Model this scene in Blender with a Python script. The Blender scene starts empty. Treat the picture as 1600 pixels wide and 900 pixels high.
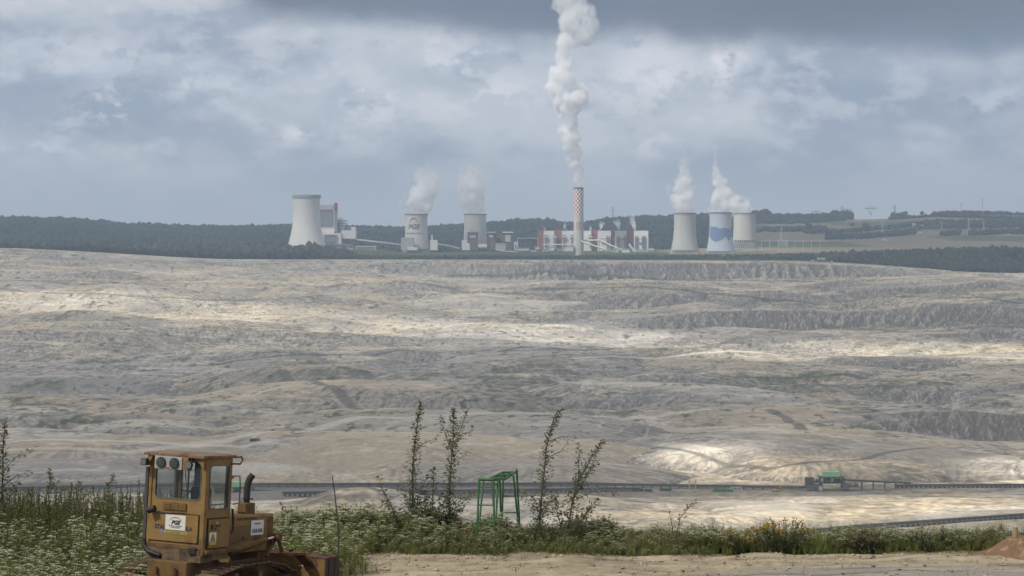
import bpy, bmesh, math, random
import numpy as np
from mathutils import Vector, Matrix, noise as mnoise
R = math.radians
SC = bpy.context.scene
COL = SC.collection
F = 3750.0                                   # focal length in photo pixels (1600 wide)
TILT = math.atan(70 / F)

# ------------------------------------------------------------------ camera
cd = bpy.data.cameras.new('camera'); cam = bpy.data.objects.new('camera', cd); COL.objects.link(cam)
cd.sensor_width = 36; cd.lens = 36 * F / 1600; cd.clip_start = 0.5; cd.clip_end = 60000
cam.location = (0, 0, 0); cam.rotation_euler = (math.pi / 2 - TILT, 0, 0)
SC.camera = cam

# ------------------------------------------------------------------ small node compiler
class E:
    """a socket of a node tree with arithmetic"""
    def __init__(s, nt, v): s.nt = nt; s.v = v
    def _m(s, op, *a, clamp=False):
        n = s.nt.nodes.new('ShaderNodeMath'); n.operation = op; n.use_clamp = clamp
        for i, q in enumerate((s,) + a):
            q = q.v if isinstance(q, E) else q
            if isinstance(q, (int, float)): n.inputs[i].default_value = q
            else: s.nt.links.new(q, n.inputs[i])
        return E(s.nt, n.outputs[0])
    def __add__(s, o): return s._m('ADD', o)
    __radd__ = __add__
    def __sub__(s, o): return s._m('SUBTRACT', o)
    def __rsub__(s, o): return (s * -1) + o
    def __mul__(s, o): return s._m('MULTIPLY', o)
    __rmul__ = __mul__
    def __truediv__(s, o): return s._m('DIVIDE', o)
    def pow(s, o): return s._m('POWER', o)
    def exp(s): return s._m('EXPONENT')
    def abs(s): return s._m('ABSOLUTE')
    def max(s, o): return s._m('MAXIMUM', o)
    def min(s, o): return s._m('MINIMUM', o)
    def clamp(s): return s._m('ADD', 0.0, clamp=True)
    def ss(s, a, b):                                   # smoothstep
        n = s.nt.nodes.new('ShaderNodeMapRange'); n.interpolation_type = 'SMOOTHSTEP'
        s.nt.links.new(s.v, n.inputs[0]); n.inputs[1].default_value = a; n.inputs[2].default_value = b
        return E(s.nt, n.outputs[0])
def nmix(nt, f, a, b):
    n = nt.nodes.new('ShaderNodeMix'); n.data_type = 'RGBA'
    for i, q in ((0, f), (6, a), (7, b)):
        q = q.v if isinstance(q, E) else q
        if isinstance(q, (int, float)): n.inputs[i].default_value = q
        elif isinstance(q, tuple): n.inputs[i].default_value = (*q[:3], 1)
        else: nt.links.new(q, n.inputs[i])
    return E(nt, n.outputs[2])
def comb(nt, x, y, z):
    n = nt.nodes.new('ShaderNodeCombineXYZ')
    for i, q in enumerate((x, y, z)):
        q = q.v if isinstance(q, E) else q
        if isinstance(q, (int, float)): n.inputs[i].default_value = q
        else: nt.links.new(q, n.inputs[i])
    return E(nt, n.outputs[0])
def sep(nt, v):
    n = nt.nodes.new('ShaderNodeSeparateXYZ'); nt.links.new(v.v if isinstance(v, E) else v, n.inputs[0])
    return [E(nt, o) for o in n.outputs]
def nnoise(nt, vec, scale, detail=4, rough=0.55, dist=0.0):
    n = nt.nodes.new('ShaderNodeTexNoise'); nt.links.new(vec.v if isinstance(vec, E) else vec, n.inputs['Vector'])
    n.inputs['Scale'].default_value = scale; n.inputs['Detail'].default_value = detail
    n.inputs['Roughness'].default_value = rough; n.inputs['Distortion'].default_value = dist
    return E(nt, n.outputs['Fac'])
def srgb(r, g, b):
    return tuple(((c / 255) / 12.92 if c / 255 <= 0.04045 else ((c / 255 + 0.055) / 1.055) ** 2.4) for c in (r, g, b))

# ------------------------------------------------------------------ sky
SUN_AZ = R(-128); SUN_EL = R(50)              # azimuth from +Y towards +X: behind the camera, to the left
W = bpy.data.worlds.new('World'); SC.world = W; W.use_nodes = True
nt = W.node_tree; nt.nodes.clear()
out = nt.nodes.new('ShaderNodeOutputWorld'); bg = nt.nodes.new('ShaderNodeBackground')
nt.links.new(bg.outputs[0], out.inputs['Surface'])
tc = nt.nodes.new('ShaderNodeTexCoord')
sky = nt.nodes.new('ShaderNodeTexSky'); sky.sky_type = 'NISHITA'; sky.sun_disc = False
sky.sun_elevation = SUN_EL; sky.sun_rotation = SUN_AZ; sky.dust_density = 3
BG = 0.10
bg.inputs['Strength'].default_value = BG
dx, dy, dz = sep(nt, tc.outputs['Generated'])
az = dx._m('ARCTAN2', dy); el = dz._m('ARCSINE')
U = az * (F / 1000)                           # about photo pixels / 1000 across, 0 in the middle
V = el * (F / 1000)                           # photo pixels / 1000 above eye level
w1 = nnoise(nt, comb(nt, U * 1.0, V * 2.2, 0.3), 3.0, 4, 0.6)
w2 = nnoise(nt, comb(nt, U * 1.0, V * 1.6, 7.7), 9.0, 5, 0.62)
wob = nnoise(nt, comb(nt, U, V * 1.3, 3.1), 7.0, 5, 0.6) - 0.5
wob2 = nnoise(nt, comb(nt, U, V * 1.3, 9.1), 7.0, 5, 0.6) - 0.5
Uw = U + wob * 0.14; Vw = V + wob2 * 0.09
def ell(px, py, rx, ry, soft=1.0, uu=None, vv=None):
    a = ((uu or Uw) - (px - 800) / 1000) / (rx / 1000); b = ((vv or Vw) - (380 - py) / 1000) / (ry / 1000)
    d = a * a + b * b
    return (d * -soft).exp()
C = lambda r, g, b, k=1.0: tuple(c * k / BG for c in srgb(r, g, b))
col = nmix(nt, V.ss(-0.02, 0.34), C(163, 169, 179), C(168, 174, 188))
# soft paler and darker banks
col = nmix(nt, (w1.ss(0.42, 0.62)) * V.ss(0.05, 0.2) * 0.85, col, C(206, 207, 212))
col = nmix(nt, ((w1.ss(0.52, 0.36))) * V.ss(0.02, 0.16) * 0.6, col, C(120, 132, 156))
dark = ell(180, 165, 190, 22) * 0.0
for px, py, rx, ry, k in ((60, 150, 200, 28, .55), (300, 205, 170, 30, .6), (1240, 130, 170, 30, .6), (1430, 165, 170, 24, .5), (320, 80, 90, 16, .35), (700, 120, 120, 20, .3)):
    dark = dark + ell(px, py, rx, ry) * k
col = nmix(nt, dark.clamp(), col, C(112, 124, 150, .95))
w3b = nnoise(nt, comb(nt, U * 1.0, V * 1.9, 5.2), 9.0, 7, 0.62)
col = nmix(nt, w3b.ss(.50, .66) * V.ss(.06, .2) * .5, col, C(222, 219, 220, 1.1))
col = nmix(nt, w3b.ss(.46, .30) * V.ss(.06, .2) * .5, col, C(118, 130, 152))
lite = ell(460, 208, 30, 16, 1.0) * 0.6
for px, py, rx, ry, k in ((170, 165, 60, 25, .6), (570, 160, 34, 20, .9), (720, 95, 110, 34, .55), (770, 150, 70, 22, .5), (1010, 110, 95, 50, .6), (1140, 80, 40, 28, .6),
                          (1120, 115, 18, 45, .5), (1540, 165, 50, 16, .6), (80, 245, 60, 12, .35), (1020, 220, 60, 14, .35), (1440, 210, 50, 12, .25), (600, 190, 40, 12, .4), (330, 130, 160, 26, .35), (130, 90, 160, 30, .35)):
    lite = lite + ell(px, py, rx, ry) * k
w3 = nnoise(nt, comb(nt, U * 1.0, V * 1.4, 2.2), 22.0, 6, 0.65)
lite = lite * (w2 + (w3 - 0.5) * 0.5).ss(0.44, 0.54)
col = nmix(nt, lite.clamp() * 0.85, col, C(220, 214, 214, 1.55))
# the dark underside of the nearest cloud bank across the top
edge = V + wob2 * 0.05 + wob * 0.03
bank = (edge - (ell(700, 380, 330, 1e6, 1.0, U, V) * -0.02 + ell(1150, 380, 420, 1e6, 1.0, U, V) * -0.045 + ell(1600, 380, 260, 1e6, 1.0, U, V) * -0.055 + 0.362)).ss(-0.022, 0.03)
bank = bank * U.ss(-0.5, -0.36)
col = nmix(nt, bank * 0.92, col, nmix(nt, U.ss(0.0, 0.8), C(64, 76, 112, .7), C(34, 42, 70, .7)))
band2 = ell(1500, 70, 200, 26) * 0.8
col = nmix(nt, band2.clamp() * 0.8, col, C(74, 88, 126))
rag = ell(75, 20, 60, 13, 1.0) * w2.ss(0.40, 0.55) * 0.7
col = nmix(nt, rag.clamp(), col, C(84, 100, 140))
col = nmix(nt, U.ss(0.3, 0.85) * 0.28 * V.ss(0.0, .15), col, C(110, 120, 146))
# above the picture the overcast is brighter, as overcast skies are
col = nmix(nt, dz.ss(0.13, 0.55), col, C(236, 236, 240, 1.0))
col = nmix(nt, 0.93, sky.outputs[0], col)
nt.links.new(col.v, bg.inputs['Color'])

# ------------------------------------------------------------------ sun
sd = bpy.data.lights.new('sun', 'SUN'); sd.energy = 5.0; sd.angle = R(0.6); sd.color = (1.0, 0.93, 0.80)
sun = bpy.data.objects.new('sun', sd); COL.objects.link(sun)
SUNV = Vector((math.sin(SUN_AZ) * math.cos(SUN_EL), math.cos(SUN_AZ) * math.cos(SUN_EL), math.sin(SUN_EL)))
sun.rotation_euler = SUNV.to_track_quat('Z', 'Y').to_euler()
vs = SC.view_settings; vs.view_transform = 'Standard'; vs.look = 'None'; vs.exposure = 0.27; vs.gamma = 1.0
SC.render.engine = 'CYCLES'
SC.cycles.max_bounces = 12; SC.cycles.diffuse_bounces = 3; SC.cycles.glossy_bounces = 2; SC.cycles.transmission_bounces = 3
SC.cycles.transparent_max_bounces = 12; SC.cycles.volume_bounces = 10; SC.cycles.use_denoising = True
SC.cycles.caustics_reflective = False; SC.cycles.caustics_refractive = False

# ------------------------------------------------------------------ helpers
def tag(o, label=None, cat=None, group=None, kind=None):
    if label: o['label'] = label
    if cat: o['category'] = cat
    if group: o['group'] = group
    if kind: o['kind'] = kind
    return o
def empty(name, loc, rz=0.0, label=None, cat=None, group=None):
    o = bpy.data.objects.new(name, None); COL.objects.link(o); o.location = loc; o.rotation_euler = (0, 0, rz)
    o.empty_display_size = 0.2
    return tag(o, label, cat, group)
def at(px, py, Y):
    """photo pixel -> world point on the plane y = Y"""
    X = (px - 800) / F; v = (450 - py) / F
    d = Vector((X, math.cos(TILT) + v * math.sin(TILT), -math.sin(TILT) + v * math.cos(TILT)))
    return d * (Y / d.y)
def zrow(py, Y): return at(800, py, Y).z
def mesh_np(name, V, faces=None, quads=None, tris=None, smooth=False):
    """fast mesh from numpy arrays"""
    me = bpy.data.meshes.new(name)
    V = np.asarray(V, dtype=np.float32)
    me.vertices.add(len(V)); me.vertices.foreach_set('co', V.ravel())
    idx = []; tot = []
    if quads is not None and len(quads): idx.append(np.asarray(quads, dtype=np.int32).ravel()); tot.append(np.full(len(quads), 4, np.int32))
    if tris is not None and len(tris): idx.append(np.asarray(tris, dtype=np.int32).ravel()); tot.append(np.full(len(tris), 3, np.int32))
    idx = np.concatenate(idx); tot = np.concatenate(tot)
    me.loops.add(len(idx)); me.loops.foreach_set('vertex_index', idx)
    me.polygons.add(len(tot)); st = np.zeros(len(tot), np.int32); st[1:] = np.cumsum(tot)[:-1]
    me.polygons.foreach_set('loop_start', st); me.polygons.foreach_set('loop_total', tot)
    if smooth: me.polygons.foreach_set('use_smooth', np.ones(len(tot), bool))
    me.update(calc_edges=True)
    return me
def link(name, me, mat=None, parent=None, loc=None):
    o = bpy.data.objects.new(name, me); COL.objects.link(o)
    if mat is not None:
        for m in (mat if isinstance(mat, (list, tuple)) else [mat]): me.materials.append(m)
    if parent: o.parent = parent
    if loc is not None: o.location = loc
    return o
class MB:
    """collects shapes, links them as ONE mesh object"""
    def __init__(s): s.v = []; s.f = []; s.mi = []; s.cur = 0
    def add(s, vs, fs):
        b = len(s.v); s.v += [tuple(v) for v in vs]; s.f += [tuple(i + b for i in f) for f in fs]; s.mi += [s.cur] * len(fs); return s
    def box(s, x0, x1, y0, y1, z0, z1, M=None):
        vs = [Vector(p) for p in ((x0,y0,z0),(x1,y0,z0),(x1,y1,z0),(x0,y1,z0),(x0,y0,z1),(x1,y0,z1),(x1,y1,z1),(x0,y1,z1))]
        if M: vs = [M @ v for v in vs]
        return s.add(vs, [(0,3,2,1),(4,5,6,7),(0,1,5,4),(1,2,6,5),(2,3,7,6),(3,0,4,7)])
    def prism(s, pts, a, b, axis='y'):
        """closed outline pts (2-D) extruded from a to b along axis"""
        n = len(pts)
        def P(p, t):
            return {'y': (p[0], t, p[1]), 'x': (t, p[0], p[1]), 'z': (p[0], p[1], t)}[axis]
        vs = [P(p, a) for p in pts] + [P(p, b) for p in pts]
        return s.add(vs, [tuple(range(n))[::-1], tuple(range(n, 2*n))] + [(i, (i+1) % n, n + (i+1) % n, n + i) for i in range(n)])
    def tube(s, pts, r, n=8, cap=True):
        pts = [Vector(p) for p in pts]; rr = r if isinstance(r, (list, tuple)) else [r] * len(pts)
        rings = []; u = None
        for i, p in enumerate(pts):
            d = (pts[min(i+1, len(pts)-1)] - pts[max(i-1, 0)]).normalized()
            if u is None: u = d.cross(Vector((0, 0, 1)) if abs(d.z) < 0.9 else Vector((1, 0, 0))).normalized()
            else: u = (u - d*u.dot(d)).normalized()
            w = d.cross(u)
            rings.append([p + (u * math.cos(2*math.pi*k/n) + w * math.sin(2*math.pi*k/n)) * rr[i] for k in range(n)])
        vs = [v for rg in rings for v in rg]; fs = []
        for i in range(len(pts) - 1):
            for k in range(n): fs.append((i*n+k, i*n+(k+1) % n, (i+1)*n+(k+1) % n, (i+1)*n+k))
        if cap: fs += [tuple(range(n))[::-1], tuple((len(pts)-1)*n + k for k in range(n))]
        return s.add(vs, fs)
    def lathe(s, prof, n=32, cx=0, cy=0, cap=False):
        """prof: (r, z) list round the vertical axis"""
        vs = [(cx + r*math.cos(2*math.pi*k/n), cy + r*math.sin(2*math.pi*k/n), z) for r, z in prof for k in range(n)]
        fs = [(i*n+k, i*n+(k+1) % n, (i+1)*n+(k+1) % n, (i+1)*n+k) for i in range(len(prof)-1) for k in range(n)]
        if cap: fs += [tuple(range(n))[::-1], tuple((len(prof)-1)*n + k for k in range(n))]
        return s.add(vs, fs)
    def disc(s, c, axis, r, h, n=20):
        c = Vector(c); a = Vector(axis).normalized()
        return s.tube([c, c + a * h], r, n)
    def build(s, name, mat, parent=None, smooth=False, bevel=0.0, loc=None):
        me = bpy.data.meshes.new(name); me.from_pydata(s.v, [], s.f); me.update()
        bm = bmesh.new(); bm.from_mesh(me); bmesh.ops.recalc_face_normals(bm, faces=bm.faces)
        bm.to_mesh(me); bm.free()
        o = link(name, me, mat, parent, loc)
        if len(me.materials) > 1 and len(me.polygons) == len(s.mi): me.polygons.foreach_set('material_index', s.mi)
        if smooth: me.shade_smooth() if smooth is True else me.set_sharp_from_angle(angle=smooth)
        if smooth and smooth is not True:
            me.polygons.foreach_set('use_smooth', [True] * len(me.polygons)); me.set_sharp_from_angle(angle=smooth)
        if bevel:
            m = o.modifiers.new('edge', 'BEVEL'); m.width = bevel; m.segments = 2; m.limit_method = 'ANGLE'
        return o
MATS = {}
def mat(name, color, rough=0.8, metal=0.0, var=0.0, vscale=1.0, col2=None, c2lo=0.5, c2hi=0.65, bump=0.0, bscale=20.0, stretch=(1, 1, 1), spec=0.4):
    """paint-like material; var = brightness mottling, col2 = a second colour in noise patches"""
    if name in MATS: return MATS[name]
    m = bpy.data.materials.new(name); m.use_nodes = True; nt = m.node_tree; b = nt.nodes['Principled BSDF']
    b.inputs['Roughness'].default_value = rough; b.inputs['Metallic'].default_value = metal; b.inputs['Specular IOR Level'].default_value = spec
    tc = nt.nodes.new('ShaderNodeTexCoord'); x, y, z = sep(nt, tc.outputs['Object'])
    vec = comb(nt, x * stretch[0], y * stretch[1], z * stretch[2])
    c = color
    if col2 is not None:
        f = nnoise(nt, vec, vscale, 6, 0.65).ss(c2lo, c2hi); c = nmix(nt, f, color, col2)
    if var:
        f2 = nnoise(nt, vec, vscale * 2.7, 5, 0.6)
        v = nt.nodes.new('ShaderNodeHueSaturation')
        if isinstance(c, E): nt.links.new(c.v, v.inputs['Color'])
        else: v.inputs['Color'].default_value = (*c, 1)
        nt.links.new((f2 * (2 * var) + (1 - var)).v, v.inputs['Value']); c = E(nt, v.outputs[0])
    if isinstance(c, E): nt.links.new(c.v, b.inputs['Base Color'])
    else: b.inputs['Base Color'].default_value = (*c, 1)
    if bump:
        bp = nt.nodes.new('ShaderNodeBump'); bp.inputs['Strength'].default_value = bump; bp.inputs['Distance'].default_value = 0.02
        nt.links.new(nnoise(nt, vec, bscale, 5, 0.6).v, bp.inputs['Height']); nt.links.new(bp.outputs[0], b.inputs['Normal'])
    MATS[name] = m
    return m
# ================================================================== noise in numpy
def _h(ix, iy, s):
    n = (ix * 374761393 + iy * 668265263 + s * 1442695041) & 0xffffffff
    n = ((n ^ (n >> 13)) * 1274126177) & 0xffffffff
    return ((n ^ (n >> 16)) & 0xffffff) / float(0xffffff)
def vn(x, y, s=0):
    xi = np.floor(x).astype(np.int64); yi = np.floor(y).astype(np.int64); fx = x - xi; fy = y - yi
    u = fx*fx*fx*(fx*(fx*6-15)+10); v = fy*fy*fy*(fy*(fy*6-15)+10)
    a = _h(xi, yi, s); b = _h(xi+1, yi, s); c = _h(xi, yi+1, s); d = _h(xi+1, yi+1, s)
    return (a + (b-a)*u + (c-a)*v + (a-b-c+d)*u*v) * 2 - 1
def fbm(x, y, oct=4, s=0, gain=0.5):
    t = 0; a = 1.0; n = 0
    for i in range(oct):
        t = t + a * vn(x + 13.7*i, y - 7.3*i, s + i); n += a; a *= gain
        x, y = (x*0.8 - y*0.6) * 2.03, (x*0.6 + y*0.8) * 2.03
    return t / n
def sst(a, b, x):
    t = np.clip((x - a) / (b - a), 0, 1); return t*t*(3-2*t)
def rills(x, y, gx, gy, cell, freq, s):
    """stripes that run down the slope, blended between jittered cells"""
    g = np.sqrt(gx*gx + gy*gy) + 1e-6; tx, ty = -gy/g, gx/g
    px, py = x/cell, y/cell; xi = np.floor(px).astype(np.int64); yi = np.floor(py).astype(np.int64)
    acc = 0; wt = 1e-6
    for i in (-1, 0, 1):
        for j in (-1, 0, 1):
            cx = xi+i+0.2+0.6*_h(xi+i, yi+j, s); cy = yi+j+0.2+0.6*_h(xi+i, yi+j, s+5)
            ddx = px-cx; ddy = py-cy; w = np.exp(-2.2*(ddx*ddx+ddy*ddy))
            ph = 6.283*_h(xi+i, yi+j, s+9)
            acc = acc + w*np.cos(6.283*freq*(ddx*tx+ddy*ty)+ph); wt = wt + w
    return acc / wt, g

# ================================================================== the pit as rows of the photo
COLS = [-400, 0, 400, 800, 1200, 1600, 2000]
near = [(180, None), (1000, 842), (1250, 802), (1440, 771), (1520, 762), (1750, 718), (2100, 666), (2500, 620)]
PT = {
 0:    [(3000,572),(3300,543),(3600,506),(3830,472),(4000,462),(4150,447),(4450,425),(4640,405),(4720,391),(4850,388),(5100,389),(5300,393)],
 400:  [(3000,572),(3400,536),(3700,504),(3950,480),(4100,466),(4500,436),(4850,414),(4980,406),(5100,405),(5300,404)],
 800:  [(3000,576),(3400,545),(3800,512),(4200,481),(4300,468),(4600,452),(4850,436),(4930,411),(5000,406),(5300,405)],
 1200: [(2900,592),(3150,565),(3300,553),(3480,541),(3680,520),(3760,488),(4000,480),(4150,464),(4500,452),(4860,434),(4940,411),(5000,408),(5300,405)],
 1600: [(2550,616),(2800,596),(3100,568),(3300,549),(3520,538),(3620,516),(3710,487),(4150,470),(4260,452),(4560,442),(4800,431),(4900,428),(5100,424),(5300,418)],
}
PT[-400] = PT[0]; PT[2000] = PT[1600]
def prof(c):
    ys, zs = [180, 330, 650], [-78, -118, -128]
    pts = [p for p in near if p[1]] + []
    if c >= 1500: pts = [(1000,842),(1190,812),(1250,800),(1440,771),(1520,762),(1750,728),(1960,706),(2010,664),(2150,652),(2500,622)]
    pts = [p for p in pts if p[0] < PT[c][0][0]] + PT[c]
    for Y, py in pts: ys.append(Y); zs.append(zrow(py, Y))
    base = zs[-1]
    return np.array(ys), np.array(zs)
PR = [prof(c) for c in COLS]
SKY = np.array([(-900,345),(-400,340),(0,338),(100,340),(200,348),(300,352),(400,352),(460,350),(560,352),(630,355),(700,351),(760,347),(830,342),(855,343),(900,348),(950,340),(1000,337),(1040,337),(1100,334),(1200,334),(1290,334),(1340,338),(1400,337),(1460,334),(1500,332),(1600,334),(2000,330),(2500,335)], float)
YH = 8800.0
def base_h(x, y):
    s = x / y; px = 800 + s * F
    wy = y + 70*fbm(x/420, y/700, 3, 11) * sst(900, 1800, y) + 22*fbm(x/90, y/260, 3, 17) * sst(1500, 3000, y)
    k = np.clip(px, -399, 1999); z = np.zeros_like(x)
    for i in range(len(COLS) - 1):
        a, b = COLS[i], COLS[i+1]; m = (k >= a) & (k < b)
        if not m.any(): continue
        t = (k[m]-a)/(b-a); t = t*t*(3-2*t)
        z[m] = np.interp(wy[m], *PR[i])*(1-t) + np.interp(wy[m], *PR[i+1])*t
    # dumped hummocks
    env = sst(1600, 2300, y) * (1 - sst(4600, 5000, y)); amp = np.clip(y/3200, 0.3, 1.25)
    left = 1 - sst(850, 1500, px)
    n1 = fbm(x/520, y/330, 3, 3); n2 = fbm(x/230+5, y/170, 2, 7)
    z = z + env*amp*(14.0*n1 + 7.0*n2) + env*amp*(1.0+1.6*(1-left))*fbm(x/55, y/60, 4, 21)
    def bump(px0, py0, Y0, rx, ry, h):
        x0 = (px0-800)/F*Y0; d = ((x-x0)/rx)**2 + ((y-Y0)/ry)**2
        return h*np.exp(-d*1.2)
    z = z + bump(1085, 722, 1760, 85, 120, 4) + bump(1590, 745, 1640, 30, 70, 5) + bump(1230, 495, 3900, 75, 90, 20)
    z = z + bump(560, 505, 3500, 330, 60, 9) + bump(250, 470, 3900, 300, 60, 6) + bump(1010, 600, 2700, 70, 90, 8) + bump(890, 800, 1300, 40, 90, 7) + bump(560, 790, 1290, 40, 60, 9)
    z = z + bump(650, 430, 4500, 160, 130, 14) + bump(620, 740, 1620, 26, 40, 5) + bump(1480, 790, 1290, 60, 60, 4)
    # hills beyond
    hb = np.interp(px, SKY[:, 0], SKY[:, 1]); zs = (380 - hb)/F*YH - 13
    zb = -33.0 + 14*sst(800, 1500, px)*sst(5300, 5900, y)
    zb = np.where(px < 500, -33 + 6*sst(500, 0, px), zb)
    tt = sst(5900, YH, y)
    zb = zb + 16*sst(640, 560, px)*sst(5550, 5850, y)
    hill = zb*(1-tt) + zs*tt + (14*fbm(x/700, y/700, 3, 31))*tt*(1-sst(8300, YH, y))
    beyond = sst(YH+50, 11500, y)
    hill = hill*(1-beyond) + (-120)*beyond
    m = sst(5300, 5700, y)
    return z*(1-m) + hill*m

# belts of conveyors: px, py, Y corners -> level benches in the ground
def path3(pts): return [tuple(at(*p)) for p in pts]
CONV = {
 'long': path3([(-260,768,1520),(0,767,1510),(300,761,1490),(900,760,1480),(1262,766,1450)]),
 'right': path3([(1262,766,1450),(1400,763,1465),(1900,760,1480)]),
 'lower': path3([(395,775,1400),(560,773,1425),(960,768,1450),(1262,766,1450)]),
 'near': path3([(1240,838,1120),(1330,829,1135),(1600,810,1170),(1950,790,1200)]),
}
def bench(x, y, z, c):
    for path in c:
        for (a, b) in zip(path[:-1], path[1:]):
            ax, ay, azz = a; bx, by, bz = b; L2 = (bx-ax)**2+(by-ay)**2
            t = np.clip(((x-ax)*(bx-ax)+(y-ay)*(by-ay))/L2, 0, 1)
            d = np.hypot(x-ax-t*(bx-ax), y-ay-t*(by-ay)); w = 1 - sst(14, 60, d)
            z = z*(1-w) + (azz + t*(bz-azz))*w
    return z
# spoil heaps: overlapping rounded dumps with creases between them, each of its own soil
_r = np.random.RandomState(12); HEAPS = []
for i in range(210):
    yy_ = 1600*(4650/1600)**_r.rand(); pp_ = -250 + 2100*_r.rand(); k_ = yy_/3000
    if pp_ < 1050 and yy_ > 3250 and _r.rand() < .75: continue
    if pp_ > 1050 and 3150 < yy_ < 3500: continue
    if pp_ > 1100 and yy_ > 3650 and _r.rand() < .7: continue
    rx_ = (55 + 130*_r.rand()**1.4)*(.55+.5*k_); HEAPS.append(((pp_-800)/F*yy_, yy_, rx_, rx_*(.8+.8*_r.rand()), rx_*(.085+.075*_r.rand()), _r.rand(), _r.rand()*3.14))
for i in range(46):
    yy_ = 1040 + 390*_r.rand(); pp_ = -150 + 1900*_r.rand(); rx_ = 16 + 38*_r.rand(); HEAPS.append(((pp_-800)/F*yy_, yy_, rx_, rx_*(.9+.9*_r.rand()), rx_*(.05+.05*_r.rand()), .28+.3*_r.rand(), 0.0))
HEAPS += [((1090-800)/F*1745, 1745, 62, 115, 11.0, .40, 0.3), ((1590-800)/F*1650, 1650, 40, 80, 8.0, .40, .2)]
def heaps(x, y):
    z = np.zeros_like(x); tint = np.full_like(x, .5)
    for hx, hy, rx, ry, h, tn, an in HEAPS:
        r0, r1 = (0, x.shape[0]) if x.ndim == 1 else np.searchsorted(y[:, 0], (hy-1.6*max(rx, ry), hy+1.6*max(rx, ry)))
        if r1 <= r0: continue
        X_, Y_ = x[r0:r1]-hx, y[r0:r1]-hy; X_ = X_ + 12*vn(x[r0:r1]/45, y[r0:r1]/60, 301); ca, sa = math.cos(an*.3), math.sin(an*.3)
        u = (X_*ca+Y_*sa)/rx; v = (-X_*sa+Y_*ca)/ry; d = np.sqrt(u*u+v*v); q = h*np.clip(1-d, 0, 1)**.8*(1-.35*np.exp(-(d/.35)**2))*1.15
        zz = z[r0:r1]; m = q > zz; zz[m] = q[m]; tt = tint[r0:r1]; tt[m] = tn
    return z, tint
s_in = np.linspace(-0.2200, 0.2200, 1080); s_l = -0.22 - np.geomspace(0.0006, 0.16, 60)[::-1]; s_r = 0.22 + np.geomspace(0.0006, 0.16, 60)
S = np.concatenate([s_l, s_in, s_r])
Yr = [180.0]
while Yr[-1] < 12500:
    y = Yr[-1]; f = 0.02 if y < 950 else (0.0016 if y < 5400 else (0.006 if y < 9000 else 0.03)); Yr.append(y*(1+f))
Yr = np.array(Yr); NR, NC = len(Yr), len(S)
GS, GY = np.meshgrid(S, Yr); GX = GS*GY
def grads(Z):
    zs = np.gradient(Z, S, axis=1); zy = np.gradient(Z, Yr, axis=0)
    gx = zs/GY; return gx, zy - GS*gx
Z = np.empty_like(GX)
for i in range(0, NR, 200): Z[i:i+200] = base_h(GX[i:i+200], GY[i:i+200])
ZH, TINT = heaps(GX, GY); Z = Z + ZH
Z = bench(GX, GY, Z, CONV.values())
Z0 = Z.copy()
bw = bench(GX, GY, np.zeros_like(Z), [[(a[0], a[1], 1.0) for a in p] for p in CONV.values()])   # 1 on the benches
gx, gy = grads(Z)
RM = np.zeros_like(Z); PX0 = 800 + GS*F
envE = sst(900, 1200, GY)*(1-sst(5050, 5300, GY))*(1-bw)
for cell, freq, dep, sd_ in ((110, 2.4, 4.6, 41), (48, 2.4, 2.4, 43), (20, 2.4, 1.0, 47)):
    r, g = rills(GX, GY, gx, gy, cell, freq, sd_)
    k = sst(0.05, 0.34, g)*(0.35+0.65*sst(0.10, 0.45, g))*(0.12+0.88*sst(560, 1080, PX0)); far = np.clip(GY/3200, 0.45, 1.3)
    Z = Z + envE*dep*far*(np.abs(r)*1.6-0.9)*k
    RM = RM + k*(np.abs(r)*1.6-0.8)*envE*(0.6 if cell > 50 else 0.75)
    gx, gy = grads(Z)
Zb = Z0; bgx, bgy = grads(Zb)
slope = np.sqrt(gx*gx+gy*gy)
FR = 0; LN = 0
for cell, freq, w_, sd_ in ((120, 4.2, .6, 51), (52, 3.8, .6, 53)):
    r, g = rills(GX, GY, bgx, bgy, cell, freq, sd_); FR = FR + w_*(np.abs(r)*1.8-0.8); LN = np.maximum(LN, (1-sst(0.04, 0.26, np.abs(r)))*sst(.02, .10, g))
def Hq(x, y):
    """height of the finished ground"""
    s = x/y; i = np.clip(np.searchsorted(Yr, y)-1, 0, NR-2); j = np.clip(np.searchsorted(S, s)-1, 0, NC-2)
    t = (y-Yr[i])/(Yr[i+1]-Yr[i]); u = (s-S[j])/(S[j+1]-S[j])
    return (Z[i,j]*(1-u)+Z[i,j+1]*u)*(1-t) + (Z[i+1,j]*(1-u)+Z[i+1,j+1]*u)*t
def hit(px, py, y0=700):
    """where the ray of a photo pixel meets the ground"""
    yy = np.arange(y0, 11000, 4.0); X = (px-800)/F; d = at(px, py, 1.0)
    dz = d.z*yy - Hq(d.x*yy, yy); k = np.argmax(dz < 0)
    return Vector((d.x*yy[k], yy[k], d.z*yy[k]))
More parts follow.
